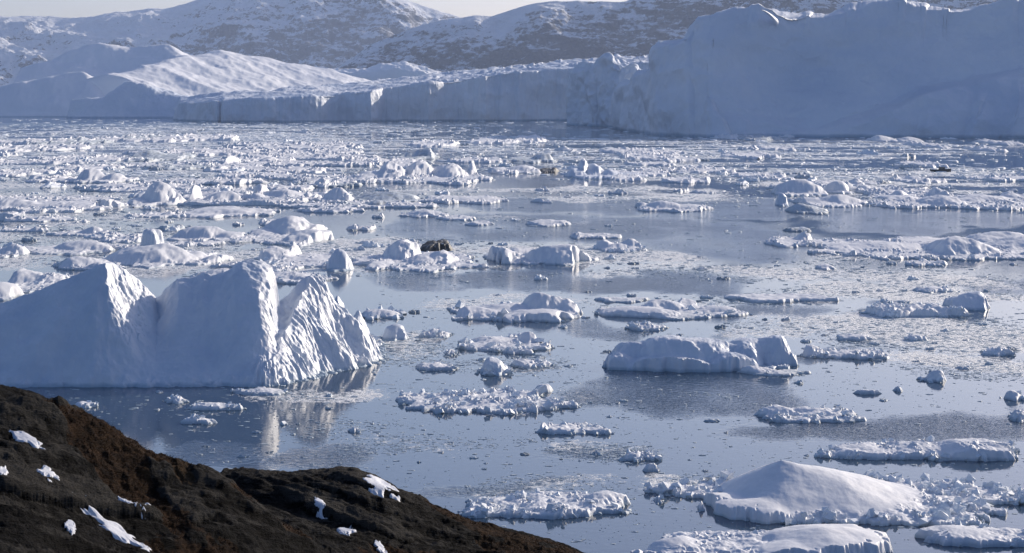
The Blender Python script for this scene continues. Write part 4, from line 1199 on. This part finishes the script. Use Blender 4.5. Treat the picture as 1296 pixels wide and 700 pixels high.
# ------------------------------------------------------------------ the packed fields of lesser floes
def packed(seed, zone, n, wr, hr, label, group, rub):
    rs = np.random.RandomState(seed)
    a, b, c, d = zone
    for k in range(n):
        px, py = rs.uniform(a, b), c + (d - c) * (k + rs.uniform(.2, .8)) / n
        w = rs.uniform(*wr)
        pk = []
        for j in range(rs.randint(2, 6)):
            x = px + w * rs.uniform(-.42, .42)
            hw = rs.uniform(.08, .22) * w
            pk.append((x, py - rs.uniform(*hr) * rs.uniform(.5, 1) ** 2, hw * rs.uniform(.5, 1.2), hw * rs.uniform(.5, 1.2), rs.uniform(.3, .8), rs.uniform(1.2, 2)))
        floe(px - w / 2, px + w / 2, py, py - rs.uniform(4, 8), pk, label, rub=rub, smooth=.45, seed=9000 + seed * 100 + k * 11, group=group, blk=0, res=.9,
             mat=M_GREY if rs.uniform(0, 1) < .08 else M_SNOW)


packed(1, (-10, 470, 178, 272), 46, (70, 210), (5, 12), "low rubbly floe packed among others in the left brash field", "rubbly floes packed in the left brash field", 2.6)
packed(2, (-10, 470, 276, 346), 16, (40, 120), (7, 16), "rubbly floe packed between the bigger ones behind the sculpted iceberg", "rubbly floes behind the sculpted iceberg", 2.8)
packed(3, (470, 1300, 176, 236), 30, (30, 110), (4, 9), "low rubbly floe in the thin brash below the ice walls", "rubbly floes in the far thin brash", 2.2)
packed(4, (1040, 1300, 228, 262), 9, (60, 150), (8, 16), "rubbly floe crowding the hummocky field at the right edge", "rubbly floes crowding the right field", 2.8)


# ------------------------------------------------------------------ smaller chunks drifting between them
def small_chunks():
    rs = np.random.RandomState(21)
    protos = []
    for k in range(9):
        n, m = 40, 30
        U, V = np.meshgrid(np.linspace(-1.1, 1.1, n), np.linspace(-1.1, 1.1, m))
        th = np.arctan2(V, U)
        e = .85 + .25 * fbm(np.cos(th) * 1.4 + k * 3, np.sin(th) * 1.4, 3, 700 + k) - np.sqrt(U * U + V * V)
        z = .10 + .32 * blocks(U * 1.6 + k, V * 1.6, 710 + k) + .22 * blocks(U * 3.5, V * 3.5 + k, 720 + k) + (.5 * np.clip(1 - np.hypot(U - .2, V) * 1.7, 0, 1) if k % 3 == 0 else 0)
        z = -.3 + (z + .3) * sm(-.05, .22, e)
        protos.append(grid_mesh("ice_chunk", U, V, z, (M_SNOW, M_RUB, M_SNOW, M_RUB, M_GREY)[k % 5], cut=-.2, sharp=35))
    zones = [((0, 1296, 162, 190), 36, (10, 26), "little low ice chunk far off under the iceberg walls", "low ice chunks far off under the iceberg walls"),
             ((0, 480, 190, 260), 44, (14, 40), "white ice chunk among the dense brash, left part of the far field", "white ice chunks among the dense left brash"),
             ((480, 1296, 188, 262), 60, (10, 36), "white ice chunk among the thin brash, centre and right far field", "white ice chunks among the thin far brash"),
             ((0, 480, 262, 345), 34, (12, 40), "ice chunk between the big floes behind the sculpted iceberg", "ice chunks behind the sculpted iceberg"),
             ((480, 1296, 262, 400), 44, (8, 22), "small ice chunk scattered in the open middle water", "ice chunks in the open middle water"),
             ((480, 1296, 400, 470), 36, (7, 18), "small ice chunk in brash around the long craggy ice block", "ice chunks around the long craggy ice block"),
             ((380, 1296, 470, 600), 40, (6, 15), "small ice crumb floating in the near calm water", "ice crumbs in the near calm water"),
             ((80, 480, 496, 590), 26, (5, 14), "small ice crumb floating under the sculpted iceberg", "ice crumbs under the sculpted iceberg")]
    boxes = [(f[0], f[1], f[3] - 2, f[2] + 2) for f in FL]
    total = 0
    for (a, b, c, d), cnt, (w0, w1), lab, grp in zones:
        got = tries = 0
        while got < cnt and tries < 6000:
            tries += 1
            px, py = rs.uniform(a, b), c + (d - c) * rs.uniform(0, 1)
            w = w0 + (w1 - w0) * rs.uniform(0, 1) ** 2.2
            P = field(SLUSH, np.array([px]), np.array([py]))[0]
            if rs.uniform(0, 1) > .12 + P:
                continue
            if any(x0 - w * .4 < px < x1 + w * .4 and y0 < py < y1 for x0, x1, y0, y1 in boxes):
                continue
            if 185 < py < 230 and 1160 < px < 1225:
                continue
            if px < 500 and py > 335 and py < 495:
                continue
            X, Y = ground(px, py)
            u = Y / FPX
            o = link("ice_chunk", protos[rs.randint(9)], None, (X, Y, 0))
            s = w * u / 2
            o.scale = (s, s * rs.uniform(.7, 1.6) * (1 if py > 300 else 2), s * rs.uniform(.3, .8))
            o.rotation_euler = (0, 0, rs.uniform(-.4, .4) + (math.pi if rs.uniform(0, 1) < .5 else 0))
            tag(o, lab, "ice chunk", grp)
            boxes.append((px - w / 2, px + w / 2, py - 3, py + 2))
            got += 1
        total += got
    print("chunks", total)


small_chunks()


# ------------------------------------------------------------------ brash: countless crumbs and plates
def brash():
    rs = np.random.RandomState(77)
    K = 460000
    # even over the picture's depth so near crumbs are small and far ones are plates
    px, py = rs.uniform(-160, 1456, K), 151 + (690 - 151) * rs.uniform(0, 1, K) ** 1.5
    X, Y = ground(px, py)
    w = fbm(X / 45, Y / 110, 4, 11)
    st = fbm(X / 30, Y / 45, 5, 13)
    dens = field(SLUSH, px + 60 * w * (Y / 300) ** -.3, py + w * .05 * (py - 118)) * lanes(X, Y, py)
    pr = np.clip((dens - .12) * 1.3 + .55 * st * (dens > .05), 0, 1) * .8 + .035
    keep = rs.uniform(0, 1, K) < pr
    keep &= ~((px < 480) & (py > 350) & (py < 486))
    X, Y, py = X[keep][:90000], Y[keep][:90000], py[keep][:90000]
    n = len(X)
    u = Y / FPX
    r = (.5 + 2.6 * rs.uniform(0, 1, n) ** 4) * u * np.where(py < 230, 1.6, 1.0)
    th = np.linspace(0, 2 * math.pi, 7)[:-1][None] + rs.uniform(-.4, .4, (n, 6))
    rr = r[:, None] * rs.uniform(.6, 1.2, (n, 6))
    ex = rs.uniform(.9, 2.6, n)[:, None]
    dy = np.where(py < 260, 2.2, 1.2)[:, None]
    h = np.clip(r * rs.uniform(.08, .30, n), .03, .45)
    bx, by = X[:, None] + rr * np.cos(th) * ex, Y[:, None] + rr * np.sin(th) * dy
    tx, ty = X[:, None] + rr * np.cos(th) * ex * .8, Y[:, None] + rr * np.sin(th) * dy * .8
    B = np.stack([bx, by, np.full_like(bx, -.1)], -1)
    T = np.stack([tx, ty, h[:, None] * rs.uniform(.5, 1.1, (n, 6))], -1)
    Cn = np.stack([X, Y, h * rs.uniform(.8, 1.5, n)], -1)[:, None]
    V = np.concatenate([B, T, Cn], 1)
    i = np.arange(6)
    j = (i + 1) % 6
    quads = np.stack([i, j, j + 6, i + 6], 1)
    tris = np.stack([i + 6, j + 6, np.full(6, 12)], 1)
    off = (np.arange(n) * 13)
    F = np.concatenate([(quads[None] + off[:, None, None]).ravel(), (tris[None] + off[:, None, None]).ravel()])
    S = np.concatenate([np.full(6 * n, 4), np.full(6 * n, 3)])
    me = mesh_from("brash_ice", V.reshape(-1, 3), F, S, M_RUB, smooth=False)
    tag(link("brash_ice", me), "countless small ice crumbs drifting in bands", kind="stuff")
    print("brash", n)


brash()


# ------------------------------------------------------------------ the boat
def boat():
    X, Y = ground(1191, 217.5)
    u = Y / FPX
    L = 25 * u
    root = bpy.data.objects.new("boat", None)
    root.location = (X, Y, 0)
    root.rotation_euler = (0, 0, R(-6))
    COL.objects.link(root)
    tag(root, "small dark motor boat heading right through the brash below the ice wall", "boat")

    def flat(name, col, rough=.5, metal=0.0):
        m, nt, b, out = newmat(name)
        q = NT(nt)
        q.l(q.mix(q.noise(q.pos(), 3, 4), tuple(c * .8 for c in col[:3]) + (1,), col), b.inputs["Base Color"])
        b.inputs["Roughness"].default_value = rough
        b.inputs["Metallic"].default_value = metal
        return m
    mh, mw, mg, mk = flat("dark_hull_paint", (.012, .016, .018, 1)), flat("grey_cabin_paint", (.06, .07, .07, 1)), flat("cabin_glass", (.02, .03, .035, 1), .08), flat("deck_grey", (.12, .12, .11, 1))
    # hull: stations from stern to bow
    st = []
    for t in np.linspace(0, 1, 24):
        b = 1.35 * (1 - max(0, (t - .5) / .5) ** 2.2) * (1 if t > .02 else .96) + .02
        sheer = 1.15 + .55 * t ** 2.2
        keel = -.35 + .55 * max(0, t - .8) ** 1.3 * 5
        x = -L / 2 + L * t
        ring = [(x, -b, sheer), (x, -b * .9, .45), (x, -b * .55, keel * .6), (x, 0, keel), (x, b * .55, keel * .6), (x, b * .9, .45), (x, b, sheer),
                (x, b - .1 if b > .15 else 0, sheer), (x, max(b - .14, 0), sheer - .45), (x, 0, sheer - .45), (x, -max(b - .14, 0), sheer - .45), (x, -(b - .1) if b > .15 else 0, sheer)]
        st.append(ring)
    V = np.array(st).reshape(-1, 3)
    m = 12
    F = []
    for i in range(23):
        for k in range(m):
            F += [i * m + k, i * m + (k + 1) % m, (i + 1) * m + (k + 1) % m, (i + 1) * m + k]
    S = [4] * (23 * m)
    F += list(range(m))[::-1]
    S.append(m)
    link("hull", mesh_from("hull", V, F, S, mh, smooth=False), root)

    def box(name, c, s, mat, taper=1.0, parent=root):
        b = np.array([[x, y, z] for z in (-.5, .5) for x, y in ((-.5, -.5), (.5, -.5), (.5, .5), (-.5, .5))], float)
        b[4:, :2] *= taper
        return link(name, mesh_from(name, b * np.array(s) + np.array(c), CHF.ravel(), np.full(6, 4), mat, smooth=False), parent)
    cab = box("cabin", (.4, 0, 1.55), (3.4, 1.9, 1.7), mw, .86)
    box("roof", (.3, 0, 2.45), (3.3, 1.85, .1), mk, 1, cab)
    for sgn in (-1, 1):
        box("window", (.5, sgn * .88, 1.95), (2.2, .05, .5), mg, 1, cab)
    box("windscreen", (2.02, 0, 1.95), (.05, 1.3, .5), mg, 1, cab)
    box("engine", (-L / 2 - .25, 0, .95), (.5, .5, 1.2), mh, .8)
    box("mast", (-.9, 0, 2.9), (.07, .07, .9), mk, .6)
    rail = []
    for t in (.62, .75, .88):
        b = 1.35 * (1 - max(0, (t - .5) / .5) ** 2.2)
        for sgn in (-1, 1):
            rail.append(((-L / 2 + L * t), sgn * (b - .08), 1.55 + .5 * t ** 2.2))
    Vr = []
    Fr = []
    for kx, (x, y, z) in enumerate(rail):
        bxv = np.array([[a, bq, c] for c in (-.35, .35) for a, bq in ((-.03, -.03), (.03, -.03), (.03, .03), (-.03, .03))]) + np.array([x, y, z])
        Vr.append(bxv)
        Fr.append((CHF + kx * 8).ravel())
    link("rail_posts", mesh_from("rail_posts", np.concatenate(Vr), np.concatenate(Fr), np.full(6 * len(rail), 4), mk, smooth=False), root)


boat()
